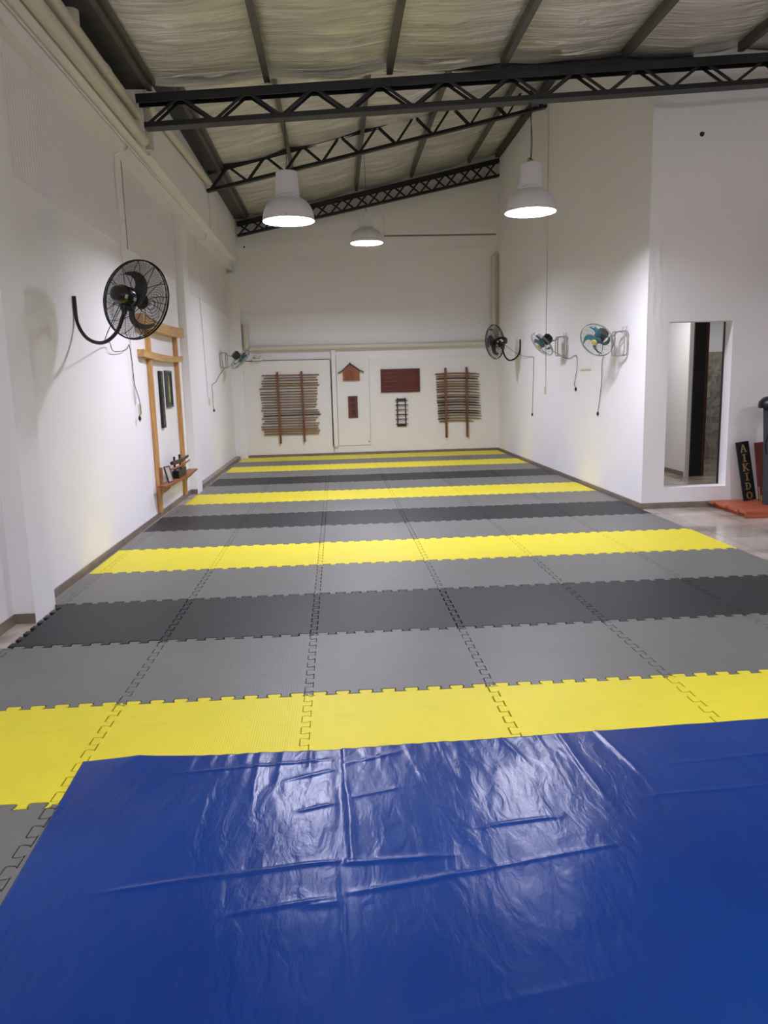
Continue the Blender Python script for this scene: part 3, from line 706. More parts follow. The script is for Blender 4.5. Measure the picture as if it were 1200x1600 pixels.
def industrial_fan(label, base, C, n, R, arm, cord, dens=24, a0=2.2, wire=.0013):
    t = thing('wall_fan', label, 'fan', base, 'black industrial wall fans'); C = Vector(C); n, s, u = basis(n)
    d = .085
    bm = B(); tube(bm, ring_pts(C, s, u, n, R, 0, 72), .0075, 8, True); tube(bm, ring_pts(C, s, u, n, R-.004, -.028, 72), .005, 6, True); obj('cage_rim', bm, M_blackm, t, smooth=True)
    for nm, sg, r_in in (('front_grille', 1, .06), ('rear_grille', -1, .095)):
        bm = B(); dome = lambda r: sg*d*math.sqrt(max(0, 1-(r/R)**2.6)) - (.02 if sg < 0 else 0)
        for k in range(dens):
            r = r_in+(R-.012-r_in)*(k+.5)/dens; tube(bm, ring_pts(C, s, u, n, r, dome(r), 60), wire, 4, True)
        for k in range(12):
            a = 2*PI*k/12+.2; pts = []
            for q in range(9):
                r = r_in+(R-r_in)*q/8; aa = a+(.35*(q/8) if sg > 0 else 0)
                pts.append(C+n*(dome(r)+sg*.002)+(s*math.cos(aa)+u*math.sin(aa))*r)
            tube(bm, pts, wire*1.9, 5)
        obj(nm, bm, M_blackm, t)
    bm = B(); lathe(bm, C+n*(d-.006), n, [(.062, 0), (.064, .006), (.058, .012), (.02, .015)], 28); obj('badge', bm, M_bladeg, t, smooth=True)
    bm = B(); lathe(bm, C-n*.03, n, [(.055, 0), (.062, .02), (.05, .055), (.02, .06)], 24); obj('rotor_hub', bm, M_blackp, t, smooth=True)
    for k, aa in enumerate((a0, a0+3.14, a0+4.95)):
        bm = B(); blade(bm, C, s, u, n, .05, R*.86, aa, -1.25, .10, .13, .05); obj('blade', bm, M_bladeg, t, smooth=True)
    mo = C-n*.085; bm = B()
    lathe(bm, mo, -n, [(.05, -.03), (.078, 0), (.086, .03), (.088, .09), (.082, .14), (.06, .185), (.025, .20)], 32); obj('motor', bm, M_blackp, t, smooth=True)
    side = s if (Vector((.2, -3.9, 1.6))-C).dot(s) > 0 else -s
    toc = (Vector((.2, -3.93, 1.656))-C); toc = (toc-n*toc.dot(n)).normalized(); up2 = n.cross(toc)
    for dd in (.035, .14):
        bm = B(); rad = .0885 if dd < .1 else .084
        obox(bm, mo-n*(dd+.0)+toc*rad, n*.016, up2*.016, toc*.0015); obj('rating_sticker', bm, M_sticker, t)
    bm = B(); k0 = mo-n*.09; box_dir = Vector((0,0,-1))
    lathe(bm, k0+box_dir*.07, box_dir, [(.03, 0), (.03, .05), (.022, .055), (.022, .09)], 16); obox(bm, k0+n*.05+box_dir*.10, n*.03, s*.018, u*.02); obj('tilt_joint', bm, M_blackm, t)
    bm = B(); A = [k0+box_dir*.14]+[Vector(p) for p in arm]; tube(bm, smooth_path(A, 8), .0165, 12); obj('arm', bm, M_blackm, t, smooth=True)
    if cord:
        bm = B(); tube(bm, smooth_path([k0+box_dir*.06-n*.03]+cord, 4), .0042, 6); co = obj('power_cord', bm, M_cord, t); obj('plug', plug(cord[-1]), M_cord, co)
    return t
industrial_fan('large black industrial fan on the left wall, nearest to the camera', (-2.17, 3.43, 2.2), (-1.525, 3.15, 2.435), (.42, .89, -.13), .345,
    [(-1.705, 3.10, 2.16), (-1.86, 3.20, 2.075), (-2.03, 3.32, 2.12), (-2.14, 3.42, 2.27), (-2.152, 3.43, 2.51)],
    [(-1.85, 3.22, 2.10), (-2.10, 4.25, 2.138), (-2.13, 4.45, 2.062), (-2.13, 4.75, 2.068), (-2.13, 5.02, 2.107), (-2.13, 5.12, 2.155), (-2.13, 5.18, 2.0), (-2.13, 5.2, 1.86), (-2.13, 5.22, 1.715), (-2.12, 5.34, 1.53), (-2.12, 5.37, 1.38), (-2.12, 5.30, 1.34)], a0=2.15, dens=32, wire=.0016)
industrial_fan('black industrial fan on the right wall, farthest back by the corner', (4.05, 11.9, 2.1), (3.50, 11.9, 2.42), (-.74, .66, -.06), .345,
    [(3.70, 11.82, 2.12), (3.80, 11.85, 2.04), (3.93, 11.88, 2.08), (4.02, 11.9, 2.20), (4.032, 11.9, 2.46)],
    [(3.9, 11.6, 2.16), (4.03, 11.3, 2.09), (4.036, 10.86, 2.065), (4.036, 10.83, 2.0), (4.036, 10.84, 1.6), (4.036, 10.9, .99)], dens=20)
industrial_fan('black fan cut off by the right edge of the view, above the black bag', (5.9, YR, 3.05), (5.812, 4.78, 3.05), (.1, -.95, -.2), .345,
    [(5.81, 5.08, 2.80), (5.85, 5.2, 2.69), (5.89, 5.35, 2.75), (5.9, 5.43, 2.90), (5.9, 5.433, 3.15)], [(5.87, 5.3, 2.65), (5.9, 5.43, 2.45), (5.9, 5.43, 1.8)], dens=16, wire=.0018)

def small_fan(label, base, C, n, R, frame_c, wx, cord, a0=.4):
    """teal fan with chrome cage on a rounded tube frame hooked to the wall plane x=wx"""
    t = thing('wall_fan', label, 'fan', base, 'small teal wall fans'); C = Vector(C); n, s, u = basis(n); sg = -1 if wx > 0 else 1
    d = .06
    bm = B(); tube(bm, ring_pts(C, s, u, n, R, 0, 60), .0045, 8, True); tube(bm, ring_pts(C, s, u, n, R, -.018, 60), .0035, 6, True); obj('cage_rim', bm, M_chrome, t, smooth=True)
    for nm, k2 in (('front_grille', 1), ('rear_grille', -1)):
        bm = B(); dome = lambda r: k2*d*math.sqrt(max(0, 1-(r/R)**2.4))-(.014 if k2 < 0 else 0)
        for k in range(9):
            r = .05+(R-.06)*(k+.5)/9; tube(bm, ring_pts(C, s, u, n, r, dome(r), 48), .0009, 4, True)
        for k in range(16):
            a = 2*PI*k/16
            tube(bm, [C+n*dome(r)+(s*math.cos(a+r*2.2)+u*math.sin(a+r*2.2))*r for r in [.04+(R-.04)*q/6 for q in range(7)]], .0011, 4)
        obj(nm, bm, M_chrome, t)
    bm = B(); lathe(bm, C+n*(d-.01), n, [(.038, 0), (.042, .008), (.036, .016), (.012, .02)], 24); obj('badge', bm, M_badge, t, smooth=True)
    bm = B(); lathe(bm, C-n*.025, n, [(.055, 0), (.058, .02), (.045, .05), (.015, .055)], 24); obj('rotor_hub', bm, M_teal, t, smooth=True)
    for k in range(4):
        bm = B(); blade(bm, C, s, u, n, .045, R*.88, a0+k*PI/2, .8, .055, .085, .035); obj('blade', bm, M_teal, t, smooth=True)
    mo = C-n*.07; bm = B(); lathe(bm, mo, -n, [(.05, -.01), (.07, 0), (.078, .01), (.078, .11), (.07, .13), (.03, .135)], 14); 
    obox(bm, mo-n*.07, n*.04, s*.084, u*.02); obox(bm, mo-n*.07, n*.04, s*.02, u*.084)
    obj('motor', bm, M_blackp, t)
    fc = Vector(frame_c)+Vector((sg*.05, 0, 0)); hh, hw = .155, .12; pts = []; hd = Vector((sg*.36, .93, 0))
    for cx, cy, a1 in ((hw, hh, 0), (-hw, hh, PI/2), (-hw, -hh, PI), (hw, -hh, 3*PI/2)):
        for q in range(5):
            a = a1+q*PI/8; pts.append(fc+hd*((cx-math.copysign(.04, cx))+.04*math.cos(a))+Vector((0, 0, (cy-math.copysign(.04, cy))+.04*math.sin(a))))
    bm = B(); tube(bm, pts, .0105, 8, True); tube(bm, [p+Vector((sg*.035, .01, 0)) for p in pts], .008, 8, True)
    for dy in (-.09, .04): tube(bm, [fc+Vector((-sg*.055, dy, hh+.06)), fc+Vector((-sg*.035, dy, hh+.055)), fc+Vector((-sg*.035, dy, hh-.03)), fc+Vector((-sg*.01, dy, hh-.005))], .004, 6)
    obj('bracket', bm, M_cream, t, smooth=True)
    bm = B(); e = mo-n*.09; tube(bm, smooth_path([e+Vector((0,0,-.03)), (e+fc)/2+Vector((0, 0, .03)), fc+Vector((sg*.06, -.03, hh-.005))], 5), .011, 8); obj('arm', bm, M_cream, t, smooth=True)
    if cord:
        bm = B(); tube(bm, smooth_path([e+Vector((0,0,-.03))]+cord, 4), .0042, 6); co = obj('power_cord', bm, M_cord, t); obj('plug', plug(cord[-1]), M_cord, co)
    return t
small_fan('teal bladed fan with chrome cage on the right wall, nearest the corner', (4.05, 6.25, 2.1), (3.68, 6.2, 2.135), (-.66, -.54, -.5), .235, (4.035, 6.13, 2.085), 4.05,
    [(3.80, 6.3, 2.02), (3.86, 6.6, 1.96), (4.03, 6.9, 1.94), (4.035, 6.97, 1.88), (4.035, 6.99, 1.55), (4.035, 7.06, 1.28), (4.035, 7.12, 1.15)], a0=.9)
small_fan('teal bladed fan with chrome cage in the middle of the right wall', (4.05, 8.95, 2.1), (3.70, 9.0, 2.215), (-.73, -.16, -.65), .235, (4.035, 8.78, 2.175), 4.05,
    [(3.95, 9.2, 2.12), (4.03, 9.12, 2.06), (4.035, 8.9, 2.0), (4.035, 8.54, 1.967), (4.035, 8.3, 2.0), (4.035, 8.15, 1.98), (4.035, 8.13, 1.80), (4.035, 8.25, 1.56), (4.035, 8.18, 1.50)], a0=.5)
small_fan('small teal fan with chrome cage on the left wall, near the back corner', (-2.17, 12.7, 2.1), (-1.76, 12.5, 2.205), (.62, .33, -.66), .255, (-2.165, 12.4, 2.2), -2.17,
    [(-2.0, 12.7, 2.10), (-2.13, 12.66, 2.04), (-2.145, 12.3, 1.95), (-2.145, 11.8, 1.84), (-2.145, 11.45, 1.75), (-2.145, 10.95, 1.69), (-2.145, 10.98, 1.53), (-2.145, 10.95, 1.33), (-2.145, 11.02, 1.24)])

# ------------------------------------------------------------------ wooden gate on the left wall, with its shelf
t = thing('wooden_gate', 'honey pine shrine gate mounted on the left wall, behind the big black fan', 'wooden gate', (-2.14, 6.9, .05))
for y in (6.07, 7.75):
    bm = B(); box(bm, XW+.001, -2.11, y-.035, y+.035, .052, 2.42); obj('post', bm, M_pinez, t, bevel=.004)
def crossbeam(y0, y1, z, h, x1, bow, flare):
    bm = B(); rows = []
    for i in range(17):
        q = i/16; y = y0+(y1-y0)*q; b = bow*(2*q-1)**2; rows.append([bm.verts.new((x, y, zz)) for x, zz in ((XW+.001, z+b), (x1, z+b), (x1, z+h+b+flare*(2*q-1)**2), (XW+.001, z+h+b+flare*(2*q-1)**2))])
    for A, C in zip(rows, rows[1:]):
        for k in range(4): bm.faces.new((A[k], A[(k+1) % 4], C[(k+1) % 4], C[k]))
    bm.faces.new(rows[0]); bm.faces.new(rows[-1][::-1]); return bm
obj('top_beam', crossbeam(5.55, 8.0, 2.375, .13, -2.05, .025, .015), M_pine, t)
obj('lower_beam', crossbeam(5.62, 7.98, 2.015, .085, -2.085, .03, 0), M_pine, t)
t = thing('wall_shelf', 'red brown wooden shelf fixed low across the wooden gate posts', 'shelf', (-2.1, 6.9, .42))
bm = B(); P = [(-2.105, 5.86), (-1.99, 5.86), (-1.955, 6.05), (-1.945, 6.87), (-1.955, 7.7), (-1.96, 7.9), (-2.105, 7.9)]
prism(bm, [(x, y, .405) for x, y in P], Vector((0, 0, .022))); obj('shelf_board', bm, M_red, t)
for y in (6.07, 7.75):
    bm = B(); prism(bm, [(-2.108, y-.022, .404), (-1.98, y-.022, .404), (-1.985, y-.022, .385), (-2.04, y-.022, .33), (-2.09, y-.022, .30), (-2.108, y-.022, .25)], Vector((0, .044, 0))); obj('shelf_bracket', bm, M_pinez, t)
bm = B(); box(bm, -2.108, -2.085, 6.03, 6.11, .428, .64); obj('back_block', bm, M_red, t)
t = thing('picture_frame', 'small framed photograph leaning on the wall shelf', 'photo frame', (-2.05, 6.2, .428))
n_ = Vector((1, -.30, .28)).normalized(); s_ = Vector((0,0,1)).cross(n_).normalized(); u_ = n_.cross(s_); c_ = Vector((-2.03, 6.2, .54))
bm = B()
for a, b in ((-1, 0), (1, 0)): obox(bm, c_+s_*.062*a, s_*.006, u_*.108, n_*.008)
for b in (-1, 1): obox(bm, c_+u_*.103*b, s_*.056, u_*.006, n_*.008)
obj('frame', bm, M_housed, t)
bm = B(); obox(bm, c_-n_*.001, s_*.057, u_*.098, n_*.003); obj('print', bm, M_photo, t)
t = thing('sword_stand', 'black lacquered sword stand on the wall shelf', 'sword stand', (-2.03, 6.9, .428))
bm = B(); box(bm, -2.075, -1.985, 6.62, 7.16, .4285, .535); obj('stand_base', bm, M_blackm, t, bevel=.006)
for y in (6.70, 7.06):
    bm = B(); box(bm, -2.062, -2.04, y-.018, y+.018, .535, .70); box(bm, -2.04, -2.0, y-.014, y+.014, .552, .562); box(bm, -2.04, -2.0, y-.014, y+.014, .622, .632)
    lathe(bm, (-2.051, y, .70), (0, 0, 1), [(.014, 0), (.018, .012), (.008, .025)], 12); obj('stand_upright', bm, M_blackm, t)
def shelf_sword(label, y0, y1, z, dz, r):
    bm = B(); pts = []; tp = []
    for i in range(13):
        q = i/12; pts.append((-2.02, y0+(y1-y0)*q, z+dz*(q-.5)+.018*(1-4*(q-.5)**2)*-1+.018)); tp.append((.8 if i in (0, 12) else 1)*(1 if q < .62 else .72))
    tube(bm, pts, r, 8, taper=tp); return tag(obj('display_sword', bm, M_red if r < .017 else M_stickd, smooth=True), label, 'sword', 'sheathed swords on the shelf stand')
shelf_sword('dark brown short sword, upper of the two on the shelf stand', 6.38, 7.50, .645, -.004, .03)
shelf_sword('slim brown sword, lower of the two on the shelf stand', 6.28, 7.62, .573, .0, .0165)

# hanging board and picture inside the gate
t = thing('character_board', 'tall narrow black board with gold characters hanging inside the wooden gate', 'wall board', (-2.15, 6.7, 1.12))
bm = B(); box(bm, XW+.001, -2.135, 6.60, 6.76, 1.125, 1.89); obj('board', bm, M_signb, t, bevel=.003)
bm = B(); rg = random.Random(4)
for k in range(5):
    zc = 1.78-k*.142
    for q in range(5):
        dy = rg.uniform(-.035, .035); dz = rg.uniform(-.04, .04); L = rg.uniform(.012, .035); a = rg.choice((0, 0, PI/2, .6, -.6))
        obox(bm, (-2.134, 6.68+dy, zc+dz), Vector((.0015, 0, 0)), Vector((0, math.cos(a), math.sin(a)))*L, Vector((0, -math.sin(a), math.cos(a)))*.0045)
obj('gold_brushwork', bm, M_gold, t)
t = thing('wall_picture', 'dark green picture with a pale gold figure, right of the black character board', 'picture', (-2.15, 7.2, 1.4))
y0, y1, z0, z1 = 6.98, 7.36, 1.39, 1.90
bm = B()
for a in ((y0, y0+.03, z0, z1), (y1-.03, y1, z0, z1), (y0+.03, y1-.03, z0, z0+.03), (y0+.03, y1-.03, z1-.03, z1)): box(bm, XW+.001, -2.14, *a)
obj('frame', bm, M_frame, t)
bm = B(); box(bm, XW+.001, -2.152, y0+.03, y1-.03, z0+.03, z1-.03); obj('picture_panel', bm, M_green, t)
bm = B(); yc = (y0+y1)/2+.01
P = [(-.03, 1.45), (.03, 1.46), (.055, 1.52), (.035, 1.60), (.05, 1.66), (.02, 1.73), (.025, 1.80), (0, 1.84), (-.02, 1.79), (-.015, 1.72), (-.045, 1.66), (-.03, 1.58), (-.05, 1.52)]
prism(bm, [(-2.152, yc+a, z) for a, z in P], Vector((.0015, 0, 0))); obj('painted_figure', bm, M_picgold, t)

# ------------------------------------------------------------------ back wall racks
YF = YB-.05
def rack(label, ups):
    t = thing('weapon_rack', label, 'rack', ((ups[0][0]+ups[1][0])/2, YF-.05, ups[0][3]))
    for xa, za, xb, zb in ups:
        bm = B(); bar(bm, (xa, YF-.062, za), (xb, YF-.062, zb), .045, .018, Vector((0, 1, 0))); bar(bm, (xa, YF-.012, za-.02), (xb, YF-.012, zb+.02), .04, .022, Vector((0, 1, 0))); obj('upright', bm, M_rack, t)
    return t
rack('two chestnut uprights holding the straight staffs at left on the back wall', [(-1.13, 1.962, -1.12, .306), (-.57, 1.964, -.56, .329)])
rack('two chestnut uprights holding the curved wooden swords at right on the back wall', [(2.78, 1.962, 2.79, .325), (3.28, 1.964, 3.29, .325)])
ST = [(-1.49, 1.885, -0.17, 1.879), (-1.45, 1.825, -0.23, 1.821), (-1.49, 1.762, -0.2, 1.765), (-1.51, 1.704, -0.2, 1.696), (-1.49, 1.644, -0.17, 1.645), (-1.56, 1.582, -0.22, 1.575), (-1.54, 1.506, -0.22, 1.511), (-1.55, 1.451, -0.22, 1.447), (-1.54, 1.387, -0.24, 1.384), (-1.53, 1.331, -0.23, 1.32), (-1.52, 1.263, -0.25, 1.264), (-1.51, 1.198, -0.24, 1.2), (-1.52, 1.143, -0.28, 1.142), (-1.54, 1.079, -0.22, 1.071), (-1.5, 1.016, -0.19, 1.017), (-1.5, 0.955, -0.16, 0.965), (-1.54, 0.892, -0.23, 0.894), (-1.48, 0.83, -0.28, 0.834), (-1.53, 0.776, -0.2, 0.767), (-1.56, 0.707, -0.23, 0.708), (-1.55, 0.646, -0.23, 0.647), (-1.5, 0.59, -0.19, 0.591), (-1.5, 0.528, -0.22, 0.53)]
for i, (xa, za, xb, zb) in enumerate(ST):
    m, wd, r = (M_stickb, 'black', .0135) if i == 15 else ((M_stickl, 'pale', .0165) if i in (4, 20, 21, 22) else (M_stick, 'brown', .0125))
    bm = B(); lathe(bm, (xa, YF-.038, za), (xb-xa, 0, zb-za), [(r*.85, 0), (r, .004), (r, xb-xa-.004), (r*.85, xb-xa)], 10)
    tag(obj('wooden_staff', bm, m, smooth=True), '%s straight wooden staff, %s from the top of the left rack' % (wd, ORD[i]), 'staff', 'straight staffs in the left wall rack')
SW = [(2.54, 1.82, 3.59, 1.804), (2.56, 1.761, 3.59, 1.742), (2.56, 1.706, 3.56, 1.691), (2.56, 1.635, 3.59, 1.623), (2.56, 1.579, 3.62, 1.559), (2.57, 1.524, 3.6, 1.504), (2.56, 1.462, 3.6, 1.442), (2.57, 1.405, 3.6, 1.37), (2.57, 1.331, 3.61, 1.303), (2.58, 1.275, 3.6, 1.248), (2.57, 1.204, 3.6, 1.191), (2.58, 1.155, 3.59, 1.131), (2.59, 1.092, 3.62, 1.07), (2.6, 1.029, 3.63, 1.007), (2.59, 0.964, 3.62, 0.935), (2.59, 0.907, 3.62, 0.883), (2.6, 0.844, 3.64, 0.825), (2.59, 0.777, 3.63, 0.762), (2.63, 0.715, 3.45, 0.702)]
dk = {2, 9, 12, 14, 15}; bl = {11}; lt = {1, 3, 4, 8, 13, 16, 17, 18}
for i, (xa, za, xb, zb) in enumerate(SW):
    m, wd = (M_stickd, 'dark') if i in dk else ((M_stickb, 'black') if i in bl else ((M_stickl, 'pale') if i in lt else (M_stick, 'brown')))
    t = thing('wooden_sword', '%s curved wooden practice sword, %s from the top of the right rack' % (wd, ORD[i]), 'wooden sword', ((xa+xb)/2, YF-.04, (za+zb)/2), 'curved wooden swords in the right wall rack')
    def at(q): return (xa+(xb-xa)*q, YF-.036, za+(zb-za)*q+.022*(1-(2*q-1)**2)-.006)
    bm = B(); tube(bm, [at(.25+.75*k/10) for k in range(11)], .0145, 8, taper=[1]*9+[.9, .45]); obj('blade', bm, m, t, smooth=True)
    bm = B(); tube(bm, [at(.26*k/4) for k in range(5)], .0165, 8, taper=[.85, 1, 1, 1, 1]); obj('handle', bm, M_stickb if i == 17 else m, t, smooth=True)

# house-shaped plaque
t = thing('house_plaque', 'small brown house shaped plaque on the middle board of the back wall', 'plaque', (.575, 14.07, 1.71))
YP = YB-.06
bm = B(); prism(bm, [(.385, YP-.045, 1.72), (.775, YP-.045, 1.72), (.775, YP-.045, 1.96), (.555, YP-.045, 2.09), (.385, YP-.045, 1.96)], Vector((0, .045, 0))); obj('house_body', bm, M_house, t)
bm = B()
for side in (-1, 1):
    P = [(.555, 2.112), (.555+side*.12, 2.03), (.555+side*.22, 1.955), (.555+side*.315, 1.915)] if side > 0 else [(.555, 2.112), (.45, 2.03), (.37, 1.955), (.275, 1.90)]
    for a, b in zip(P, P[1:]): bar(bm, (a[0], YP-.035, a[1]), (b[0], YP-.035, b[1]), .07, .02)
obox(bm, (.555, YP-.035, 2.12), Vector((.014, 0, 0)), Vector((0, .035, 0)), Vector((0, 0, .016))); obj('house_roof', bm, M_housed, t)
bm = B()
for a, b, c, d in ((.545, 1.90, .60, 1.86), (.575, 1.93, .575, 1.84), (.55, 1.82, .60, 1.82), (.575, 1.82, .575, 1.76)): bar(bm, (a, YP-.0465, b), (c, YP-.0465, d), .003, .010, Vector((0, 1, 0)))
obj('carved_mark', bm, M_ink, t)
# carved plaque with vertical characters
t = thing('carved_plaque', 'upright brown plaque with carved characters below the house shaped plaque', 'plaque', (.595, 14.07, .865))
bm = B(); box(bm, .49, .70, YP-.022, YP, .868, 1.355)
for a in ((.485, .497, .86, 1.362), (.695, .707, .86, 1.362), (.485, .707, .86, .872), (.485, .707, 1.35, 1.362)): box(bm, a[0], a[1], YP-.028, YP, a[2], a[3])
obj('plaque_board', bm, M_plaque, t)
for ch, z in (('合', 1.225), ('気', 1.085), ('道', .945)):
    cu = bpy.data.curves.new('glyph', 'FONT'); cu.body = ch; cu.size = .125; cu.align_x = 'CENTER'; cu.extrude = .001
    to = bpy.data.objects.new('glyph_source', cu); COL.objects.link(to)
    bpy.context.view_layer.update()
    me = bpy.data.meshes.new_from_object(to.evaluated_get(bpy.context.evaluated_depsgraph_get())); bpy.data.objects.remove(to)
    bm = B(); bm.from_mesh(me)
    if len(bm.verts) == 0: bm.free(); continue
    for v in bm.verts: v.co = Vector((.597+v.co.x, YP-.0235-v.co.z, z-.0+v.co.y))
    obj('carved_character', bm, M_ink, t)

# name board
t = thing('name_board', 'wide dark red board with two columns of name strips on the back wall', 'name board', (1.72, 14.05, 1.43))
bm = B(); box(bm, 1.27, 2.17, YF-.03, YF, 1.435, 1.955)
for a in ((1.262, 1.30, 1.425, 1.962), (2.14, 2.178, 1.425, 1.962)): box(bm, a[0], a[1], YF-.045, YF, a[2], a[3])
box(bm, 1.30, 2.14, YF-.045, YF, 1.425, 1.45); box(bm, 1.30, 2.14, YF-.045, YF, 1.94, 1.962)
obj('board_panel', bm, M_mahog, t)
for x0, x1 in ((1.34, 1.68), (1.80, 2.11)):
    for k in range(5):
        z = 1.868-k*.1; bm = B(); prism(bm, [(x0, YF-.030, z-.016), (x0, YF-.036, z-.016), (x0, YF-.050, z), (x0, YF-.048, z+.006), (x0, YF-.030, z+.006)], Vector((x1-x0, 0, 0))); obj('name_strip', bm, M_slot, t)
bm = B()
for x in (1.31, 1.98): tube(bm, [(x, YF-.01, 1.962), (x, YF-.01, 1.985), (x+.008, YF-.01, 1.995)], .003, 6)
obj('hook', bm, M_steel, t)
# small ladder rack of wooden daggers
t = thing('dagger_rack', 'narrow dark ladder shaped rack below the name board', 'rack', (1.735, 14.05, .62))
for x in (1.64, 1.83):
    bm = B(); box(bm, x-.013, x+.013, YF-.035, YF, .62, 1.29); obj('upright', bm, M_housed, t)
for z in (.655, 1.245):
    bm = B(); box(bm, 1.653, 1.817, YF-.028, YF, z-.032, z+.032); obj('end_block', bm, M_housed, t)
for i, z in enumerate((1.237, 1.124, 1.016, .902, .794, .678)):
    bm = B(); tube(bm, [(1.59+.3*q/8, YF-.048, z+.004*(1-(2*q/8-1)**2)) for q in range(9)], .013, 8, taper=[.9, 1, 1, 1, .9, .9, .85, .8, .4])
    tag(obj('wooden_dagger', bm, M_stickd if i != 2 else M_stick, smooth=True), 'short %s wooden dagger, %s from the top of the ladder rack' % ('brown' if i == 2 else 'dark', ORD[i]), 'wooden dagger', 'wooden daggers on the ladder rack')

# ------------------------------------------------------------------ through the opening
bm = B(); box(bm, 5.98, 6.1, 8.40, 13.0, FZ, 3.0); struct('wall_corridor', bm, M_wall)
skirt('baseboard_corridor', 5.968, 5.98, 8.44, 13.0)
bm = B(); box(bm, 5.965, 6.035, 8.36, 8.40, FZ, 2.9); struct('trim_13', bm, M_panel)
bm = B(); box(bm, 6.1, 9.2, 10.85, 10.95, FZ, 2.08); struct('wall_bathroom_tiled', bm, M_tile)
bm = B(); box(bm, 6.1, 9.2, 10.86, 10.95, 2.08, 3.0); struct('wall_bathroom_upper', bm, M_wall)
bm = B(); box(bm, 4.25, 9.2, YR+TH, 13.1, 3.0, 3.1); struct('ceiling_corridor', bm, M_wall)
bm = B(); box(bm, 4.25, 6.1, 13.0, 13.1, FZ, 3.0); struct('wall_corridor_end', bm, M_wall)
bm = B(); box(bm, HX1-.012, HX1+.0, YR+TH-.0, YR+TH+.03, HZ0, HZ1); struct('shade_strip_reveal', bm, M_darkdoor)  # dark strip stands in for the shadow gap behind the reveal
t = bpy.data.objects.new('door_1', None); COL.objects.link(t); t.location = (6.2, 8.35, FZ); WORLD[t.name] = (6.2, 8.35, FZ); t['kind'] = 'structure'
bm = B(); box(bm, 6.04, 6.225, 8.33, 8.40, FZ+.01, 2.9); obj('door_leaf', bm, M_darkdoor, t, bevel=.004)
bm = B(); box(bm, 6.225, 6.275, 8.33, 8.40, FZ+.01, 2.9); obj('door_edge', bm, M_brown, t)
t = thing('ceiling_lamp', 'flat ceiling lamp in the corridor beyond the opening', 'lamp', (5.0, 8.2, 2.96))
bm = B(); lathe(bm, (5.0, 8.2, 2.96), (0, 0, 1), [(.16, 0), (.17, .02), (.17, .04)], 32); obj('lamp_shade', bm, M_reflector, t, smooth=True)
ld = bpy.data.lights.new('corridor_light', 'AREA'); ld.shape = 'DISK'; ld.size = .3; ld.energy = 24; ld.color = (1, .97, .95); lo = bpy.data.objects.new('corridor_light', ld); COL.objects.link(lo); lo.parent = t; lo.location = (0, 0, -.01)
t = thing('ceiling_lamp', 'flat ceiling lamp in the tiled bathroom beyond the dark door', 'lamp', (7.6, 9.4, 2.96))
bm = B(); lathe(bm, (7.6, 9.4, 2.96), (0, 0, 1), [(.16, 0), (.17, .02), (.17, .04)], 32); obj('lamp_shade', bm, M_reflector, t, smooth=True)
ld = bpy.data.lights.new('bathroom_light', 'AREA'); ld.shape = 'DISK'; ld.size = .3; ld.energy = 16; lo = bpy.data.objects.new('bathroom_light', ld); COL.objects.link(lo); lo.parent = t; lo.location = (0, 0, -.01)

# ------------------------------------------------------------------ corner by the opening: platform, boards, bag
t = thing('wooden_platform', 'low red planked wooden platform on the tiled floor under the boards', 'platform', (5.9, 5.0, FZ))
nx = 0
for k in range(6):
    y0 = 4.56+.145*k; bm = B(); xl = 4.92+(.0 if k else -.0)-.015*(5-k)*0
    box(bm, 4.93-.03*(k % 2)*.5, 6.6, y0, y0+.138, FZ+.055, FZ+.085); obj('plank', bm, M_deck, t, bevel=.004)
for x in (4.99, 5.6, 6.4):
    bm = B(); box(bm, x, x+.06, 4.58, 5.40, FZ, FZ+.055); obj('bearer', bm, M_deck, t)
bm = B(); box(bm, 4.935, 6.6, 4.555, 4.575, FZ, FZ+.054); obj('front_board', bm, M_deck, t)
PZ = FZ+.085
def leaning(xc, w, h, y_foot, lean, tilt):
    """local frame of a board leaning on the wall at YR"""
    th = lean; up = Vector((tilt, math.sin(th), math.cos(th))).normalized(); s = Vector((1, 0, -tilt)).normalized(); n = s.cross(up).normalized()
    return Vector((xc, y_foot, PZ)), s, up, -n if n.y > 0 else n
t = thing('aikido_sign', 'upright black sign board with gold letters AIKIDO leaning on the wall', 'sign', (5.37, 5.3, PZ))
o0, s, up, n = leaning(5.375, .16, .74, 5.26, .13, -.125)
if n.y > 0: n = -n
bm = B(); W, H = .082, .745
obox(bm, o0+up*(H/2+.012)-n*.0, s*W, up*(H/2), n*.010); obj('sign_board', bm, M_signb, t, bevel=.002)
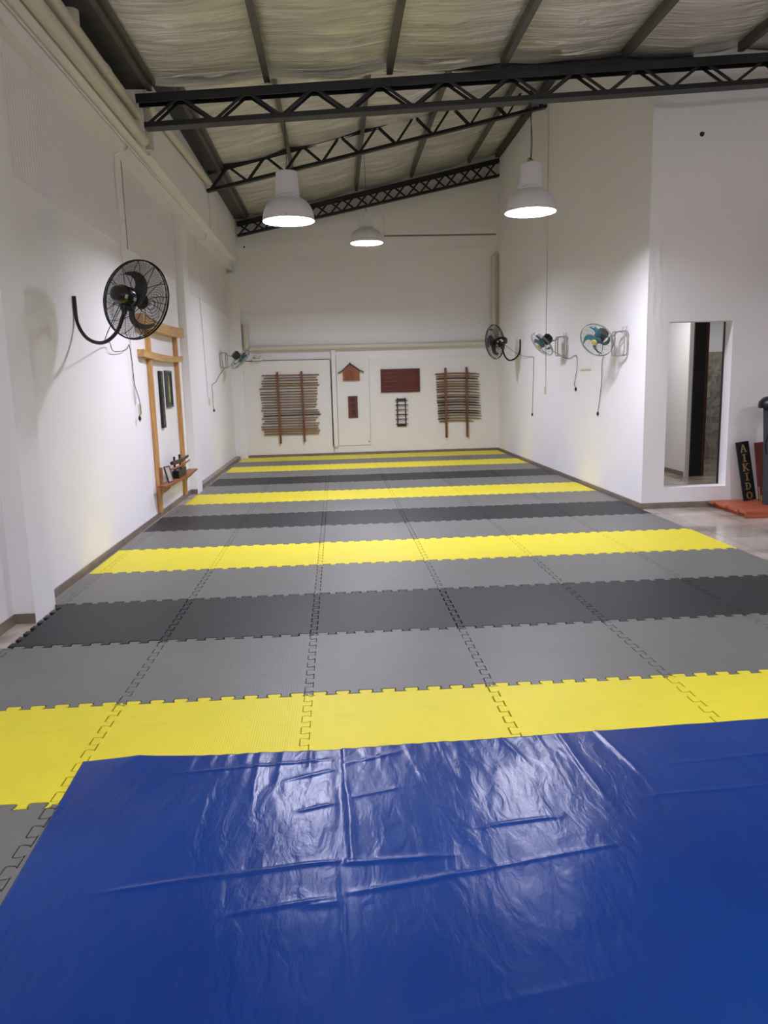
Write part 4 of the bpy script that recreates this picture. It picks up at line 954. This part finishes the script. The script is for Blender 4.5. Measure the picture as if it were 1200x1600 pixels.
def glyph(ch):
    S = []
    if ch == 'A': S = [(-.03, -.04, -.004, .042, .013), (.03, -.04, .004, .042, .018), (-.018, -.01, .018, -.01, .008), (-.042, -.04, -.016, -.04, .009), (.014, -.04, .044, -.04, .009)]
    if ch == 'I': S = [(0, -.04, 0, .04, .018), (-.022, .04, .022, .04, .010), (-.022, -.04, .022, -.04, .010)]
    if ch == 'K': S = [(-.024, -.04, -.024, .04, .017), (-.016, -.002, .026, .038, .011), (-.010, .004, .032, -.04, .016), (-.042, .04, -.008, .04, .009), (-.042, -.04, -.008, -.04, .009), (.014, .04, .042, .04, .009), (.016, -.04, .046, -.04, .009)]
    if ch in 'DO':
        n_ = 20; a0, a1 = (-PI/2, PI/2) if ch == 'D' else (0, 2*PI); rx, ry, cx = (.040, .038, -.012) if ch == 'D' else (.032, .038, 0)
        pts = [(cx+rx*math.cos(a0+(a1-a0)*k/n_), ry*math.sin(a0+(a1-a0)*k/n_)) for k in range(n_+1)]
        for (a, b), (c, d) in zip(pts, pts[1:]): S.append((a, b, c, d, .009+.009*abs((a+c)/2-cx)/rx))
        if ch == 'D': S += [(-.022, -.04, -.022, .04, .017), (-.038, .038, -.008, .038, .009), (-.038, -.038, -.008, -.038, .009)]
    return S
for k, ch in enumerate('AIKIDO'):
    c = o0+up*(H-.075-k*.119)+n*.0115; bm = B()
    for a, b, c2, d2, wd in glyph(ch):
        p = c+s*a*.95+up*b*1.08; q = c+s*c2*.95+up*d2*1.08; dd = (q-p); L = dd.length; dd.normalize(); sd = dd.cross(n).normalized()
        obox(bm, (p+q)/2, dd*(L/2+.003), sd*(wd/2), n*.0018)
    obj('letter', bm, M_gold, t)
t = thing('red_board', 'dark red wooden board leaning on the wall right of the black sign', 'board', (5.56, 5.3, PZ))
o0, s, up, n = leaning(5.60, .2, .74, 5.27, .12, -.075)
if n.y > 0: n = -n
bm = B(); obox(bm, o0+up*.375, s*.10, up*.366, n*.010); obj('board_panel', bm, M_redboard, t, bevel=.002)
bm = B(); obox(bm, o0+up*.10+n*.013-s*.093, s*.008, up*.085, n*.004); obox(bm, o0+up*.02+n*.013-s*.02, s*.08, up*.012, n*.004); obox(bm, o0+up*.05+n*.013-s*.07, s*.018, up*.02, n*.004); obj('gold_corner', bm, M_gold, t)
t = thing('weapon_bag', 'tall charcoal canvas bag standing at the right edge with a black cap on top', 'bag', (5.56, 5.0, PZ))
bm = B(); pts = [(5.51, 4.99, PZ+.001), (5.505, 5.0, .4), (5.50, 5.02, .8), (5.495, 5.05, 1.15), (5.495, 5.07, 1.32)]
tube(bm, smooth_path(pts, 5), .115, 20, taper=None); obj('bag_body', bm, M_cloth, t, smooth=True)
bm = B(); lathe(bm, (5.50, 5.07, 1.23), (0, 0, 1), [(.165, 0), (.175, .03), (.165, .08), (.125, .125), (.06, .145)], 24); obj('cap', bm, M_blackm, t, smooth=True)
bm = B(); tube(bm, smooth_path([(5.40, 4.93, 1.23), (5.385, 4.93, 1.1), (5.37, 4.93, .95), (5.345, 4.93, .8), (5.37, 4.94, .68)], 5), .011, 8); obj('strap', bm, M_blackm, t)
